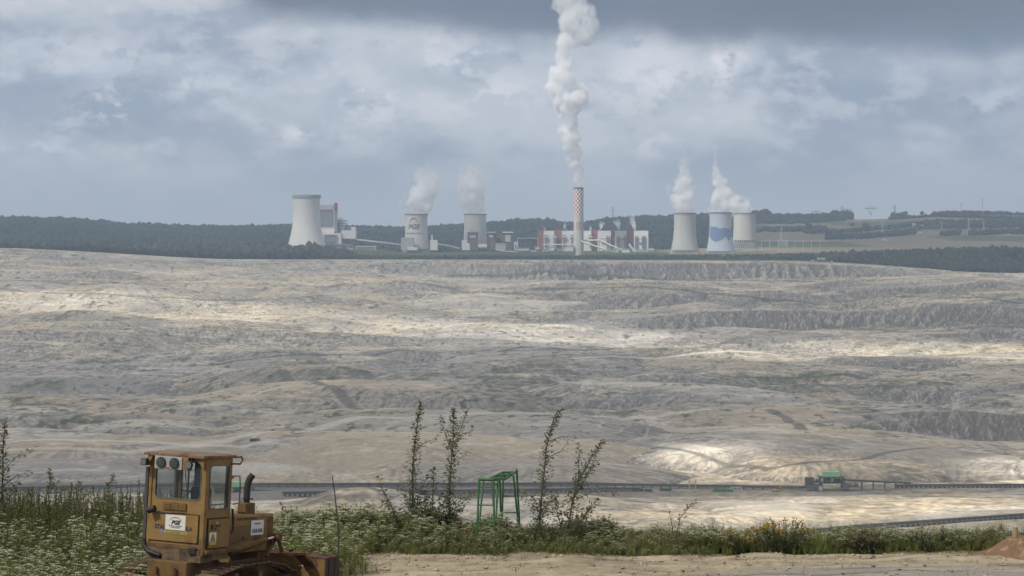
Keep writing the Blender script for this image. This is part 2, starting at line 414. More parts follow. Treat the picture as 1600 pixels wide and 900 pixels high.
# ---- colour of the ground (dirt, clay, sand, green; slope and rill shading painted in)
PXg = 800 + GS*F
n_big = fbm(GX/520, GY/700, 4, 61); n_mid = fbm(GX/110, GY/190, 5, 67, 0.6); n_fine = fbm(GX/9, GY/14, 4, 71, 0.65)
sandy = sst(-0.35, 0.45, n_big*0.9 + n_mid*0.7 + 0.35*sst(900, 200, PXg) * sst(3000, 3600, GY) - 0.30*sst(1100, 1500, PXg)*sst(2400, 2000, GY)*0 + 0.1 + 0.3*sst(1900,1500,GY)*sst(900,1300,PXg) - 0.25*sst(3000, 2500, GY)*sst(1000,500,PXg) + .12)
clay = np.array([0.415, 0.388, 0.352]); sand = np.array([0.50, 0.43, 0.32]); pale = np.array([0.60, 0.56, 0.49]); dk = np.array([0.135, 0.130, 0.125]); veg = np.array([0.085, 0.105, 0.06])
Cg = clay[None, None]*(1-sandy[..., None]) + sand[None, None]*sandy[..., None]
def mixc(Cg, c, w): w = np.clip(w, 0, 1)[..., None]; return Cg*(1-w) + c[None, None]*w
Cg = mixc(Cg, pale, 0.55*sst(0.05, 0.5, fbm(GX/55, GY/75, 5, 73, 0.65)))
Cg = mixc(Cg, dk, 0.50*sst(0.12, 0.40, fbm(GX/65+9, GY/90, 6, 79, 0.68)))
Cg = Cg*(1 + (0.22+0.20*sst(400,1100,PXg))[..., None]*n_fine[..., None])
Cg = Cg*(1 + 0.26*np.clip(FR, -1, 1)*(0.35+0.65*sst(-.25, .25, n_mid)))[..., None] if False else Cg*(1 + (0.20*np.clip(FR, -1, 1)*(0.35+0.65*sst(-.25, .25, n_mid)))[..., None])
Cg = Cg*(1 + 0.34*fbm(GX/2.6, GY/7, 3, 88)[..., None])
Cg = Cg*(1 - 0.20*sst(560, 600, 380-Z/GY*F)*sst(800, 100, PXg)*sst(1500, 1700, GY))[..., None]  # darker towards the lower left
lm = sst(-.25, .15, fbm(GX/160, GY/200, 3, 161))
hm_ = sst(.3, 2.0, ZH)
Cg = mixc(Cg, sand*.95, .65*hm_*(TINT > .66)); Cg = mixc(Cg, clay*.82, .6*hm_*(TINT < .28)); Cg = mixc(Cg, pale, .5*hm_*(TINT > .28)*(TINT < .45))
Cg = mixc(Cg, veg*1.4, .45*sst(1.2, .0, ZH)*sst(.01, .3, ZH)*sst(1700, 2000, GY)*sst(-.1, .3, n_mid))
face = sst(.00, .16, bgy*.9 - bgx*.35 + .03*fbm(GX/40, GY/50, 3, 181)); Cg = mixc(Cg, clay*np.array([.72, .73, .77]), 0.62*face*sst(1600, 1900, GY))  # viewer-facing slopes greyer: exposed clay, plus shading put into the colour
back = sst(.02, -.10, bgy*.9 - bgx*.35); Cg = mixc(Cg, pale*1.02, 0.5*back*sst(1600, 1900, GY))  # flats and far slopes paler, completing the painted relief shading
Cg = mixc(Cg, dk*1.15, (0.40+0.26*sst(1900, 2400, GY))*LN*lm)  # rill lines darker: washed soil, with groove shade put into the colour
ph = Zb/3.2 + 1.3*fbm(GX/120, GY/160, 3, 163); fr_ = np.abs((ph % 1.0)-.5)*2; Cg = mixc(Cg, dk*1.25, 0.42*(1-sst(0.03, 0.13, fr_))*sst(-.1, .25, fbm(GX/90, GY/130, 3, 165)))
Cg = mixc(Cg, pale*1.08, 0.40*sst(0.84, 0.97, fr_)*sst(-.1, .25, fbm(GX/110, GY/150, 3, 167)))
spk = sst(0.34, 0.46, fbm(GX/9, GY/26, 4, 169, .6) + .12*fbm(GX/130, GY/200, 2, 171)); Cg = mixc(Cg, veg*1.15, 0.75*spk*sst(1650, 2000, GY))
vein = 1-sst(0.0, 0.07, np.abs(fbm(GX/70, GY/95, 4, 151, .55))); Cg = mixc(Cg, dk*0.9, 0.55*vein*sst(-.25, .2, fbm(GX/300, GY/400, 2, 153)))
vein = 1-sst(0.0, 0.04, np.abs(fbm(GX/140+4, GY/60, 4, 157, .55))); Cg = mixc(Cg, pale*1.05, 0.5*vein)
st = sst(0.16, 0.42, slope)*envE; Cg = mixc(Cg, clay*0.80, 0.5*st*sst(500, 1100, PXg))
Cg = mixc(Cg, dk*1.05, np.clip(-RM*1.4, 0, 0.7))  # gullies darker: washed clay, with their shade painted in
Cg = mixc(Cg, pale*1.05, np.clip(RM*1.5-0.25, 0, 0.6))  # ridges between rills paler, relief shading put into the colour
vm = sst(0.18, 0.40, fbm(GX/85+3, GY/150, 6, 83, 0.72) + 0.22*sst(3300, 2600, GY)*sst(1700, 2100, GY) - 0.10)*sst(0.32, 0.12, slope)
Cg = mixc(Cg, veg, 0.62*vm*(0.35+.65*sst(-.25, .2, fbm(GX/7, GY/22, 3, 89)))*sst(1600, 1900, GY)*(1-sst(5000, 5200, GY)))
# dirt tracks
def trackmask(pts, w, y0=700):
    P = [hit(px, py, y0) for px, py in pts]; m = np.zeros_like(Z)
    for a, b in zip(P[:-1], P[1:]):
        L2 = (b.x-a.x)**2+(b.y-a.y)**2; t = np.clip(((GX-a.x)*(b.x-a.x)+(GY-a.y)*(b.y-a.y))/L2, 0, 1)
        d = np.hypot(GX-a.x-t*(b.x-a.x), GY-a.y-t*(b.y-a.y)); m = np.maximum(m, 1-sst(w*0.6, w, d))
    return m
TRK = [([(-100,692),(20,690),(300,697),(560,652),(860,647),(1100,640)], 9, pale), ([(0,705),(200,708),(420,690)], 6, pale), ([(440,580),(500,600),(560,640)], 7, dk),
       ([(1200,640),(1230,655),(1255,672)], 6, dk), ([(900,560),(1200,552),(1600,560)], 9, pale), ([(330,570),(700,548),(960,545)], 7, veg),
       ([(1020,700),(1200,735),(1330,720),(1450,700)], 4, dk), ([(0,452),(90,458),(200,463),(400,468)], 12, dk), ([(700,432),(1000,434),(1450,434)], 10, veg), ([(830,452),(1200,470),(1590,474)], 12, veg),
       ([(1290,512),(1450,518),(1600,512)], 10, dk), ([(340,790),(480,776),(600,772)], 3.5, dk), ([(1150,590),(1320,585),(1500,598)], 8, veg), ([(620,440),(700,450),(880,462)], 9, dk)]
for pts, w, c in TRK: Cg = mixc(Cg, c, 0.6*trackmask(pts, w))
Cg = mixc(Cg, dk*1.0, 0.75*sst(0.45, 0.9, bw) * (0.6+0.4*n_mid) * sst(1300, 800, PXg))
Cg = mixc(Cg, dk*1.3, 0.45*sst(0.45, 0.9, bw))
mC = np.array([.37, .34, .30]); Cg = mC*np.clip(Cg/mC, .05, 4)**1.27
# far country: fields and rough green beyond the pit rim
fld = vn(np.floor(GX/310 + 0.35*GY/800)*7.3, np.floor(GY/330 + 0.12*GX/300)*3.1, 91)
green = np.array([0.050, 0.065, 0.030]); straw = np.array([0.22, 0.185, 0.13]); grass = np.array([0.095, 0.115, 0.055])
fc = green[None, None]*np.ones_like(Cg)
fr = sst(0.0, 0.05, fld)*sst(1000, 1080, PXg); fc = mixc(fc, straw, fr*0.9)
fc = mixc(fc, grass, sst(0.0, -0.05, fld)*sst(1000, 1080, PXg)*0.8)
rim = sst(5010, 5090, GY + 30*fbm(GX/60, GY/60, 3, 97))
Cg = mixc(Cg, grass*0.9, rim)
far = sst(5600, 5750, GY)[..., None]; Cg = Cg*(1-far) + fc*far
# ------------------------------------------------------------------ ground meshes
def ground_mat(name, fine_scale, bumpd, fstr=0.3):
    m = bpy.data.materials.new(name); m.use_nodes = True; nt = m.node_tree; b = nt.nodes['Principled BSDF']
    b.inputs['Roughness'].default_value = 0.95; b.inputs['Specular IOR Level'].default_value = 0.15
    a = nt.nodes.new('ShaderNodeAttribute'); a.attribute_name = 'soil'
    tc = nt.nodes.new('ShaderNodeTexCoord'); v = tc.outputs['Object']
    f = nnoise(nt, v, fine_scale, 6, 0.7); hs = nt.nodes.new('ShaderNodeHueSaturation'); nt.links.new(a.outputs['Color'], hs.inputs['Color'])
    nt.links.new((f * (2*fstr) + (1-fstr)).v, hs.inputs['Value']); nt.links.new(hs.outputs[0], b.inputs['Base Color'])
    bp = nt.nodes.new('ShaderNodeBump'); bp.inputs['Strength'].default_value = 0.8; bp.inputs['Distance'].default_value = bumpd
    nt.links.new(nnoise(nt, v, fine_scale*1.6, 6, 0.65).v, bp.inputs['Height']); nt.links.new(bp.outputs[0], b.inputs['Normal'])
    return m
def set_col(me, arr):
    at_ = me.color_attributes.new('soil', 'FLOAT_COLOR', 'POINT'); A = np.ones((len(me.vertices), 4), np.float32); A[:, :3] = np.clip(arr.reshape(-1, 3), 0.01, 0.9)
    at_.data.foreach_set('color', A.ravel())
def grid_quads(nr, nc):
    i = np.arange(nr*nc).reshape(nr, nc); return np.stack([i[:-1, :-1], i[:-1, 1:], i[1:, 1:], i[1:, :-1]], -1).reshape(-1, 4)
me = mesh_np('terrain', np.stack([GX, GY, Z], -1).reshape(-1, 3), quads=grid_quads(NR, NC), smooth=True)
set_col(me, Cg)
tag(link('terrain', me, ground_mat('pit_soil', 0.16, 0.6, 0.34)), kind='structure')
# the near ledge: ground the machine stands on, gravel road, and its drop into the pit
GZ = -8.2
xs = np.concatenate([np.linspace(-140, -24, 40), np.linspace(-23.5, 23.5, 420), np.linspace(24, 140, 40)])
ys = np.concatenate([np.linspace(-60, 46, 40), np.linspace(46.4, 72, 260), np.geomspace(72.5, 182, 60)])
nx, ny = np.meshgrid(xs, ys)
pxn = 800 + nx/np.maximum(ny, 20)*F
def ledge(x, y):
    z = GZ + 0.05*fbm(x/1.3, y/1.3, 4, 101) + 0.10*fbm(x/5, y/5, 3, 103)
    edge = 63.6 + 0.9*fbm(x/4, y*0+1, 3, 107)
    z = z + 0.16*np.exp(-((y-edge+1.4)/0.5)**2)*(0.6+0.6*fbm(x/1.5, y, 3, 109))*sst(-3.4, -1.5, x)
    d = np.clip(y-edge-2.2, 0, None); z = z - 0.32*d - 0.30*np.clip(d-6, 0, None)
    return np.maximum(z, -86+0*d)
nz = ledge(nx, ny)
gravel = np.array([0.27, 0.23, 0.165]); road = np.array([0.235, 0.225, 0.215]); soil = np.array([0.17, 0.14, 0.09]); lite_g = np.array([0.43, 0.385, 0.30])
Cn = gravel[None, None]*np.ones(nx.shape + (3,))
Cn = Cn*(1 + 0.45*fbm(nx/0.25, ny/0.5, 4, 111, .7)[..., None] + 0.40*fbm(nx/2.2, ny/0.7, 5, 119, .6)[..., None])
rd = sst(61.4, 60.6, ny + 0.5*fbm(nx/3, ny/3, 3, 113) + 0.7*sst(9, 3, nx))*sst(3, 7, nx)*(1-sst(12.5, 15, nx + 1.0*(ny-59)))
Cn = Cn*(1-0.75*rd[..., None]) + road[None, None]*0.75*rd[..., None]
for yy0, kk in ((58.3, .5), (59.9, .6), (60.6, .45), (62.0, .35)):
    rut = np.exp(-((ny-yy0-.25*np.sin(nx/5+yy0)-.12*fbm(nx/1.5, ny*0+yy0, 3, 211))/.11)**2)*sst(-.3, .3, fbm(nx/2.5, ny*0+yy0, 3, 213)+.15); Cn = Cn*(1-kk*rut[..., None]); nz = nz - .05*rut
stk = sst(0.1, 0.4, fbm(nx/2.2, ny/0.25, 3, 117)); Cn = Cn*(1-0.35*stk[..., None]) + lite_g*0.35*stk[..., None]
meadow = np.maximum(sst(62.6, 63.2, ny + 0.4*fbm(nx/1.2, ny/1.2, 3, 121)), sst(-3.9, -4.6, nx + 0.5*fbm(nx, ny/1.2, 3, 123)))
Cn = Cn*(1-0.9*meadow[..., None]) + soil*0.9*meadow[..., None]
me = mesh_np('ground', np.stack([nx, ny, nz], -1).reshape(-1, 3), quads=grid_quads(*nx.shape), smooth=True); set_col(me, Cn)
tag(link('ground', me, ground_mat('ledge_gravel', 14.0, 0.03, 0.38)), kind='structure')

# ------------------------------------------------------------------ unseen cloud deck added above the pit, gaps placed to steer sun patches
GAPS = []   # (x, y, rx, ry, strength) on the ground
def gap(px, py, rpx, ry, k, y0=700):
    P = hit(px, py, y0); GAPS.append((P, rpx/F*P.y, ry, k))
for g in ((30,464,120,110,1.0),(180,472,160,170,1.0),(330,487,160,180,1.0),(470,500,150,150,1.0),(620,508,150,130,1.0),(760,514,140,120,1.0),(900,525,130,110,.9),(1040,538,110,100,.8),
          (1180,552,110,90,1.0),(1320,547,130,100,1.0),(1480,552,130,100,1.0),(1640,556,130,70,.9),
          (1110,716,90,60,1.1),(1180,738,70,40,.8),(1590,738,60,60,.9),(1180,800,200,110,.62),(1400,800,240,130,.45),(1010,815,150,90,.4),(1560,785,150,80,.5)): gap(*g)
DZ = 1150.0
def to_deck(P, zz=DZ): t = (zz - P.z)/SUNV.z; return (P.x + SUNV.x*t, P.y + SUNV.y*t)
dxs = np.linspace(-4600, 2600, 420); dys = np.linspace(-2600, 8200, 620); ddx, ddy = np.meshgrid(dxs, dys)
GAPS.append((Vector((0, 58, -8)), 150, 260, .50)); GAPS.append((Vector((-150, 5950, 120)), 1300, 600, .50)); GAPS.append((Vector((160, 5990, 420)), 260, 260, .9))  # gaps added to brighten the ledge, the power station and the smoke
def deck_dens(zz):
    hole = np.zeros_like(ddx)
    for P, rx, ry, k in GAPS:
        cx, cy = to_deck(P, zz); q = ((ddx-cx)/rx)**2 + ((ddy-cy)/ry)**2; hole = 1 - (1-hole)*(1-np.clip(k, 0, 1)*np.exp(-q*q*0.45))
    ox, oy = to_deck(Vector((0, 0, 0)), zz); X_, Y_ = ddx-ox, ddy-oy           # the ground under each piece of cloud
    hole = hole*(0.90 + 0.35*fbm(X_/70, Y_/110, 3, 131))
    thin = 0.13 + 0.10*fbm(X_/450, Y_/500, 3, 133) + 0.22*np.exp(-((X_+450)/600)**2-((Y_-3900)/700)**2) - 0.05*np.exp(-((X_+300)/400)**2-((Y_-1900)/700)**2) + 0.10*np.exp(-(((Y_-5950)/900)**2)) + 0.12*np.exp(-(((Y_-4600)/350)**2))
    return np.clip(1 - np.maximum(hole, thin), 0.02, 1)
lump = 16*fbm(ddx/400, ddy/400, 4, 137)
n_ = ddx.size; Vd = np.concatenate([np.stack([ddx, ddy, DZ + lump*0.5], -1).reshape(-1, 3), np.stack([ddx, ddy, DZ + 160 + lump], -1).reshape(-1, 3)])
q = grid_quads(*ddx.shape); I = np.arange(n_).reshape(ddx.shape)
loop = np.concatenate([I[0, :-1], I[:-1, -1], I[-1, :0:-1], I[:0:-1, 0]]); nl = np.roll(loop, -1)
side = np.stack([loop, nl, nl+n_, loop+n_], -1)
me = mesh_np('cloud', Vd, quads=np.concatenate([q[:, ::-1], q + n_, side]), smooth=True)
a_ = me.attributes.new('dens', 'FLOAT', 'POINT'); a_.data.foreach_set('value', np.concatenate([deck_dens(DZ).ravel(), deck_dens(DZ+160).ravel()]).astype(np.float32))
cm = bpy.data.materials.new('cloud_vapour'); cm.use_nodes = True; nt = cm.node_tree; nt.nodes.clear()
o_ = nt.nodes.new('ShaderNodeOutputMaterial'); mx = nt.nodes.new('ShaderNodeMixShader'); tr = nt.nodes.new('ShaderNodeBsdfTransparent'); tl = nt.nodes.new('ShaderNodeBsdfTranslucent')
tl.inputs[0].default_value = (0.36, 0.36, 0.375, 1); at1 = nt.nodes.new('ShaderNodeAttribute'); at1.attribute_name = 'dens'
d_ = E(nt, at1.outputs['Fac'])
tf = (1 - d_).pow(0.5)      # two skins: each passes the square root
nt.links.new((1 - tf).v, mx.inputs[0]); nt.links.new(tr.outputs[0], mx.inputs[1]); nt.links.new(tl.outputs[0], mx.inputs[2]); nt.links.new(mx.outputs[0], o_.inputs['Surface'])
tag(link('cloud', me, cm), 'unseen grey cloud deck over the pit, gaps placed to steer the sun', 'cloud', kind='stuff')

# ------------------------------------------------------------------ haze
b = MB(); b.box(-5600, 5600, -150, 12700, -190, 900)
hz = bpy.data.materials.new('haze_air'); hz.use_nodes = True; nt = hz.node_tree; nt.nodes.clear()
o_ = nt.nodes.new('ShaderNodeOutputMaterial'); pv = nt.nodes.new('ShaderNodeVolumePrincipled')
pv.inputs['Color'].default_value = (0.62, 0.78, 0.98, 1); pv.inputs['Density'].default_value = 7.0e-5; pv.inputs['Anisotropy'].default_value = 0.2
nt.links.new(pv.outputs[0], o_.inputs['Volume'])
HAZE = tag(b.build('haze', hz), 'thin bluish haze filling the air over the pit', 'haze', kind='stuff')
# ================================================================== the power station, about 6 km away
CONC = mat('pale_concrete', (0.50, 0.50, 0.49), 0.9, var=0.10, vscale=0.02, stretch=(1, 1, 0.15))
CONC2 = mat('grey_concrete', (0.38, 0.385, 0.38), 0.9, var=0.14, vscale=0.03, stretch=(1, 1, 0.15))
RIM = mat('dark_rim', (0.16, 0.17, 0.19), 0.9)
WHITE = mat('white_cladding', (0.62, 0.63, 0.65), 0.7, var=0.06, vscale=0.03)
GREYC = mat('grey_cladding', (0.20, 0.215, 0.25), 0.6, var=0.10, vscale=0.05, stretch=(1, 1, 4))
PALEC = mat('pale_grey_cladding', (0.40, 0.42, 0.46), 0.7, var=0.06, vscale=0.04)
REDC = mat('dull_red_cladding', (0.25, 0.085, 0.08), 0.7, var=0.08, vscale=0.05)
BRICK = mat('brown_brick', (0.17, 0.115, 0.11), 0.9, var=0.12, vscale=0.1)
RED = mat('red_paint', (0.28, 0.055, 0.055), 0.6)
DARKM = mat('dark_steel', (0.07, 0.08, 0.10), 0.6)
CREAM = mat('cream_duct', (0.60, 0.59, 0.53), 0.6, var=0.08, vscale=0.05)
BLUE1 = mat('blue_mural_paint', (0.14, 0.20, 0.36), 0.9)
BLUEL = mat('light_blue_mural_paint', (0.42, 0.49, 0.58), 0.9, var=0.06, vscale=0.05)
INK = mat('dark_ink', (0.03, 0.03, 0.04), 0.7)
MPP = 6000.0 / F
def pr(mb, x0, x1, y0, y1, Y, depth):
    """block whose front face covers photo pixels x0..x1, y0 (top)..y1 (bottom) at distance Y"""
    a = at(x0, y1, Y); b_ = at(x1, y0, Y); mb.box(a.x, b_.x, Y, Y + depth, a.z, b_.z); return mb
def base_of(px, py, Y): p = at(px, py, Y); return p
def text_mesh(txt, size, bold=0.0, shear=0.0, ext=0.002):
    cu = bpy.data.curves.new('lettering', 'FONT'); cu.body = txt; cu.size = size; cu.align_x = 'CENTER'; cu.align_y = 'CENTER'; cu.extrude = ext; cu.offset = bold; cu.shear = shear; cu.resolution_u = 2
    o = bpy.data.objects.new('lettering', cu); COL.objects.link(o); dg = bpy.context.evaluated_depsgraph_get(); me = bpy.data.meshes.new_from_object(o.evaluated_get(dg))
    bpy.data.objects.remove(o); bpy.data.curves.remove(cu); me.materials.clear(); return me

def tower(name, px, pyt, pyb, wt, wm, wb, Y, label, m=CONC, rim_h=6.0, mouth=0.35, columns=8.0, rimm=RIM):
    """hyperboloid cooling tower; widths in photo px at top, throat, bottom"""
    k = Y/F; T = at(px, pyt, Y); Bz = at(px, pyb, Y).z - 6; Ht = T.z - Bz
    rt, rm, rb = wt*k/2, wm*k/2, wb*k/2
    root = empty(name, (T.x, Y, Bz), 0, label, 'cooling tower', 'power station cooling towers')
    def rad(t):   # t 0 bottom .. 1 top
        tm = 0.76
        if t < tm:
            q = (tm-t)/tm; return math.sqrt(rm*rm + (rb*rb-rm*rm)*q*q*(0.6+0.4*q))
        q = (t-tm)/(1-tm); return rm + (rt-rm)*q*q
    t0 = columns/Ht
    n = 72
    prof_ = [(rad(t0+(1-t0)*i/40), Ht*(t0+(1-t0)*i/40)) for i in range(41)]
    inner = [(r-1.2, z) for r, z in prof_[::-1]]
    mb = MB(); mb.lathe(prof_ + inner + [prof_[0]], n); mb.build('shell', m, root, smooth=R(50))
    mb = MB(); mb.lathe([(rt+0.9, Ht-rim_h), (rt+0.9, Ht+0.5), (rt-1.6, Ht+0.5), (rt-1.6, Ht-rim_h), (rt+0.9, Ht-rim_h)], n); mb.build('rim', rimm, root, smooth=R(40))
    mb = MB(); rr0 = rad(t0)-0.6; rr1 = rad(0)+1.0
    for i in range(36):
        a = 2*math.pi*i/36
        for da in (-0.07, 0.07): mb.tube([(rr1*math.cos(a+da), rr1*math.sin(a+da), -2), (rr0*math.cos(a), rr0*math.sin(a), columns)], 0.6, 5)
    tag(mb.build('column', CONC2, root), kind='stuff'); mb = MB(); mb.lathe([(rr1*0.8, 0), (rr1*0.8, columns)], 32, cap=True); mb.build('basin', DARKM, root)
    return root, rad, Ht, T, Bz
def wrap_patch(name, rad, Ht, poly_fn, a0, a1, n, m, root, off=0.5):
    """paint on the shell between two heights z0(a), z1(a); angles measured from the side facing the pit"""
    vs = []; fs = []
    K = 24
    for i in range(n+1):
        a = a0 + (a1-a0)*i/n; z0, z1 = poly_fn(i/n)
        for j in range(K+1):
            z = z0 + (z1-z0)*j/K; r = rad(z/Ht)+off; vs.append((r*math.sin(a), -r*math.cos(a), z))
    for i in range(n):
        for j in range(K): p = i*(K+1)+j; fs.append((p, p+1, p+K+2, p+K+1))
    mb = MB(); mb.add(vs, fs); return mb.build(name, m, root)
def wrap_text(txt, size, ac, z, rad, Ht, m, root, shear=0.3, bold=0.02, name='lettering'):
    me = text_mesh(txt, size, bold*size, shear, 0.1)
    for v in me.vertices:
        zz = z + v.co.y; r = rad(zz/Ht) + 0.7 + v.co.z; a = ac + v.co.x/r; v.co = (r*math.sin(a), -r*math.cos(a), zz)
    return link(name, me, m, root)
new_t = tower('cooling_tower', 479, 305, 385, 43.5, 41, 62, 5900, 'tall smooth white cooling tower with grey rim, no steam, farthest left', mat('new_white_concrete', (0.62, 0.62, 0.61), 0.9, var=0.05, vscale=0.02), rim_h=6.5, rimm=mat('grey_rim', (0.30, 0.32, 0.35), 0.9))
pge = tower('cooling_tower', 650.5, 334.5, 390, 35.5, 34.5, 42, 6050, 'grey cooling tower with the painted company logo and letters, steaming', CONC, 2.2)
t2 = tower('cooling_tower', 742.5, 334.5, 384, 34.5, 34, 40, 6200, 'steaming cooling tower behind brown brick boiler blocks', CONC, 2.2)
t3 = tower('cooling_tower', 1070, 333, 392, 34.5, 33.5, 46, 5950, 'plain steaming cooling tower just left of the blue painted one', CONC2, 2.2)
t4 = tower('cooling_tower', 1126, 332, 391, 35.5, 34.5, 46, 5950, 'steaming cooling tower painted with pale and dark blue mountains', BLUEL, 2.2, columns=4)
t5 = tower('cooling_tower', 1163.5, 333, 384, 35, 34.5, 40, 6150, 'plain cooling tower partly behind the blue painted one, columns showing at its foot', CONC2, 2.2, columns=20)
# logo on the second tower: an arc over italic letters and a line of small text
rt_, rad, Ht, T, Bz = pge
def arc_fn(t):
    z = Ht*0.62 + 26*math.sin(math.pi*min(max(t, 0), 1))**0.8; th = 0.3 + 3.0*math.sin(math.pi*t); return z - 2, z - 2 + th
wrap_patch('logo_arc', rad, Ht, arc_fn, R(-46), R(22), 40, mat('logo_red_brown', (0.20, 0.10, 0.11), 0.9), rt_)
wrap_text('PGE', 17, R(-13), Ht*0.66, rad, Ht, mat('logo_ink', (0.10, 0.11, 0.16), 0.9), rt_)
wrap_text('ELEKTROWNIA TUROW', 4.2, R(-13), Ht*0.49, rad, Ht, MATS['logo_ink'], rt_, 0.0)
# mountains on the fifth
rt_, rad, Ht, T, Bz = t4
mtn = [(0, .66), (.1, .63), (.22, .655), (.38, .60), (.55, .62), (.7, .575), (.82, .61), (.92, .655), (1, .60)]
low = [(0, .42), (.1, .34), (.25, .27), (.42, .31), (.56, .40), (.62, .37), (.68, .27), (.76, .40), (.85, .39), (1, .25)]
itp = lambda tb, t: float(np.interp(t, [a for a, b in tb], [b for a, b in tb]))
wrap_patch('mural_mountains', rad, Ht, lambda t: (Ht*itp(low, t), Ht*itp(mtn, t)), R(-70), R(88), 60, BLUE1, rt_)
wrap_patch('mural_patch', rad, Ht, lambda t: (Ht*(0.62+.04*t), Ht*(0.80+0.13*t)), R(28), R(80), 12, mat('mural_pale_yellow', (0.52, 0.53, 0.42), 0.9), rt_, 0.4)
wrap_patch('mural_streak', rad, Ht, lambda t: (Ht*(0.42+.22*t), Ht*(0.46+0.22*t)), R(38), R(62), 10, WHITE, rt_, 0.9)

def building(name, label, parts, cat='building', group=None):
    """parts: (part name, material, [(x0,x1,ytop,ybottom,Y,depth), ...])"""
    f = parts[0][2][0]; root = empty(name, at((f[0]+f[1])/2, f[3], f[4]), 0, label, cat, group)
    M = Matrix.Translation(-root.location)
    for nm, m, r in [(nm, m, r) for nm, m, rects in parts for r in rects]:
        mb = MB(); pr(mb, *r)
        mb.v = [tuple(Vector(v) + M.translation) for v in mb.v]; mb.build(nm, m, root)
    return root
Y = 6050
building('boiler_house', 'tallest pale boiler building with dark grey panel beside the white cooling tower', [
    ('wall', WHITE, [(498, 522.5, 321, 392, Y, 90)]),
    ('upper_wall', PALEC, [(500, 522, 320, 327.5, Y-1, 60)]),
    ('wall_panel', GREYC, [(500, 519, 329.2, 352.5, Y-3, 4)]),
    ('trim_strip', REDC, [(499.8, 519.2, 328, 329.2, Y-4, 4)])])
building('stair_tower', 'slim grey stair tower with a bright red top', [
    ('wall', GREYC, [(522.6, 527, 329.5, 362, Y-8, 12)]), ('top', RED, [(522.3, 527.2, 317, 329.5, Y-9, 14)])], 'tower')
building('turbine_hall', 'low white hall with dark panel below the tall boiler building', [
    ('wall', WHITE, [(504, 533, 364, 382, Y-30, 60)]), ('wall_panel', GREYC, [(506.5, 525.5, 368, 378.3, Y-34, 4)]), ('trim_strip', REDC, [(506, 526, 367, 368, Y-35, 4)])])
# absorber with scaffold and dome
root = empty('absorber_tower', at(536, 363, Y), 0, 'round absorber with white domed top behind dark steel scaffold', 'industrial tower')
o0 = root.location
mb = MB(); r = 9; zt = at(532, 344, Y).z - o0.z; mb.lathe([(r, -5), (r, zt-2), (r*0.8, zt+2), (r*0.45, zt+6), (r*0.1, zt+7.5)], 24, cx=at(532, 0, Y).x-o0.x, cy=12, cap=True); mb.build('vessel', WHITE, root, smooth=R(50))
mb = MB()
for x in (527.5, 531, 535, 539, 542.5):
    a = at(x, 362, Y); b_ = at(x, 343.5, Y)
    mb.box(a.x-o0.x-.5, a.x-o0.x+.5, -.5, .5, 0, b_.z-o0.z)
for py in (345, 349, 353, 357, 361):
    a = at(527.2, py, Y); b_ = at(543, py, Y); mb.box(a.x-o0.x, b_.x-o0.x, -.7, .7, a.z-o0.z-.6, a.z-o0.z+.6)
mb.build('scaffold', DARKM, root)
building('filter_house', 'dark blue-grey filter house right of the scaffolded absorber', [('wall', GREYC, [(534, 549, 353, 364, Y+10, 40)]), ('roof', DARKM, [(533.5, 549.5, 352.4, 353, Y+9, 42)])])
building('silo_block', 'white block right of the absorber where the belt bridge starts', [('wall', WHITE, [(534, 555.5, 360, 373, Y-15, 50)]), ('stair_block', WHITE, [(548.8, 555.5, 354.5, 360, Y-15, 30)])])
building('service_building', 'small pale building low in front of the absorber', [('wall', PALEC, [(527, 546, 384, 393, Y-60, 30)]), ('door', DARKM, [(536.5, 539, 384.6, 393, Y-61, 1.5)])])
building('long_shed', 'long low dark shed with a bright white roof edge', [('wall', GREYC, [(556, 587, 385.5, 392, Y-40, 40)]), ('roof', WHITE, [(555.5, 587.5, 384.3, 385.5, Y-41, 42)]), ('support', WHITE, [(556, 557, 386, 391.5, Y-42, 1), (586.5, 587.5, 386, 391, Y-42, 1)])])
building('tent_hall', 'small white tented hall in front of the pale service building', [('wall', WHITE, [(544, 552, 389, 392, Y-70, 20)]), ('roof', WHITE, [(545.5, 550.5, 387.8, 389, Y-68, 14)])])
def bridge(label, pts, Y, r=2.6, m=PALEC, legs=(), cat='conveyor bridge', name='conveyor_bridge', grp=None):
    P = [at(px, py, Y) for px, py in pts]; root = empty(name, P[0], 0, label, cat, grp); o0 = P[0]
    mb = MB()
    for a, b_ in zip(P[:-1], P[1:]):
        d = b_ - a; L = d.length; q = d.to_track_quat('X', 'Z').to_matrix().to_4x4(); mb.box(0, L, -r, r, -r*0.8, r*0.8, Matrix.Translation(a-o0) @ q)
    mb.build('gallery', m, root)
    if legs:
        for px, py, pb in legs:
            mb = MB(); a = at(px, py, Y); b_ = at(px, pb, Y); mb.box(a.x-o0.x-.8, a.x-o0.x+.8, -1.5, 1.5, b_.z-o0.z, a.z-o0.z-1); mb.build('leg', DARKM, root)
    return root
bridge('long pale belt bridge sloping down to the logo tower', [(548, 373), (570, 375.5), (627, 382)], Y-10, legs=[(560, 375, 388), (576, 377, 388), (592, 379, 388), (610, 381, 389)])
bridge('short pipe bridge with red end low before the boiler house', [(511, 381), (536, 381.5), (549, 382.5), (552, 386)], Y-50, 1.6, mat('pinkish_pipe', (0.34, 0.28, 0.29), .8), cat='pipe bridge', name='pipe_bridge')
bridge('belt bridge running down right from the logo tower', [(683, 381), (703, 384), (718, 388)], Y-30, 2.0, legs=[(692, 382.5, 390), (705, 385, 390)])
building('transfer_house', 'square pinkish grey block at the left foot of the logo tower', [('wall', mat('pinkish_cladding', (0.36, 0.35, 0.39), .8), [(626.5, 646, 371, 391, 5980, 30)]), ('annex', WHITE, [(637, 652, 386, 391, 5970, 10)])])
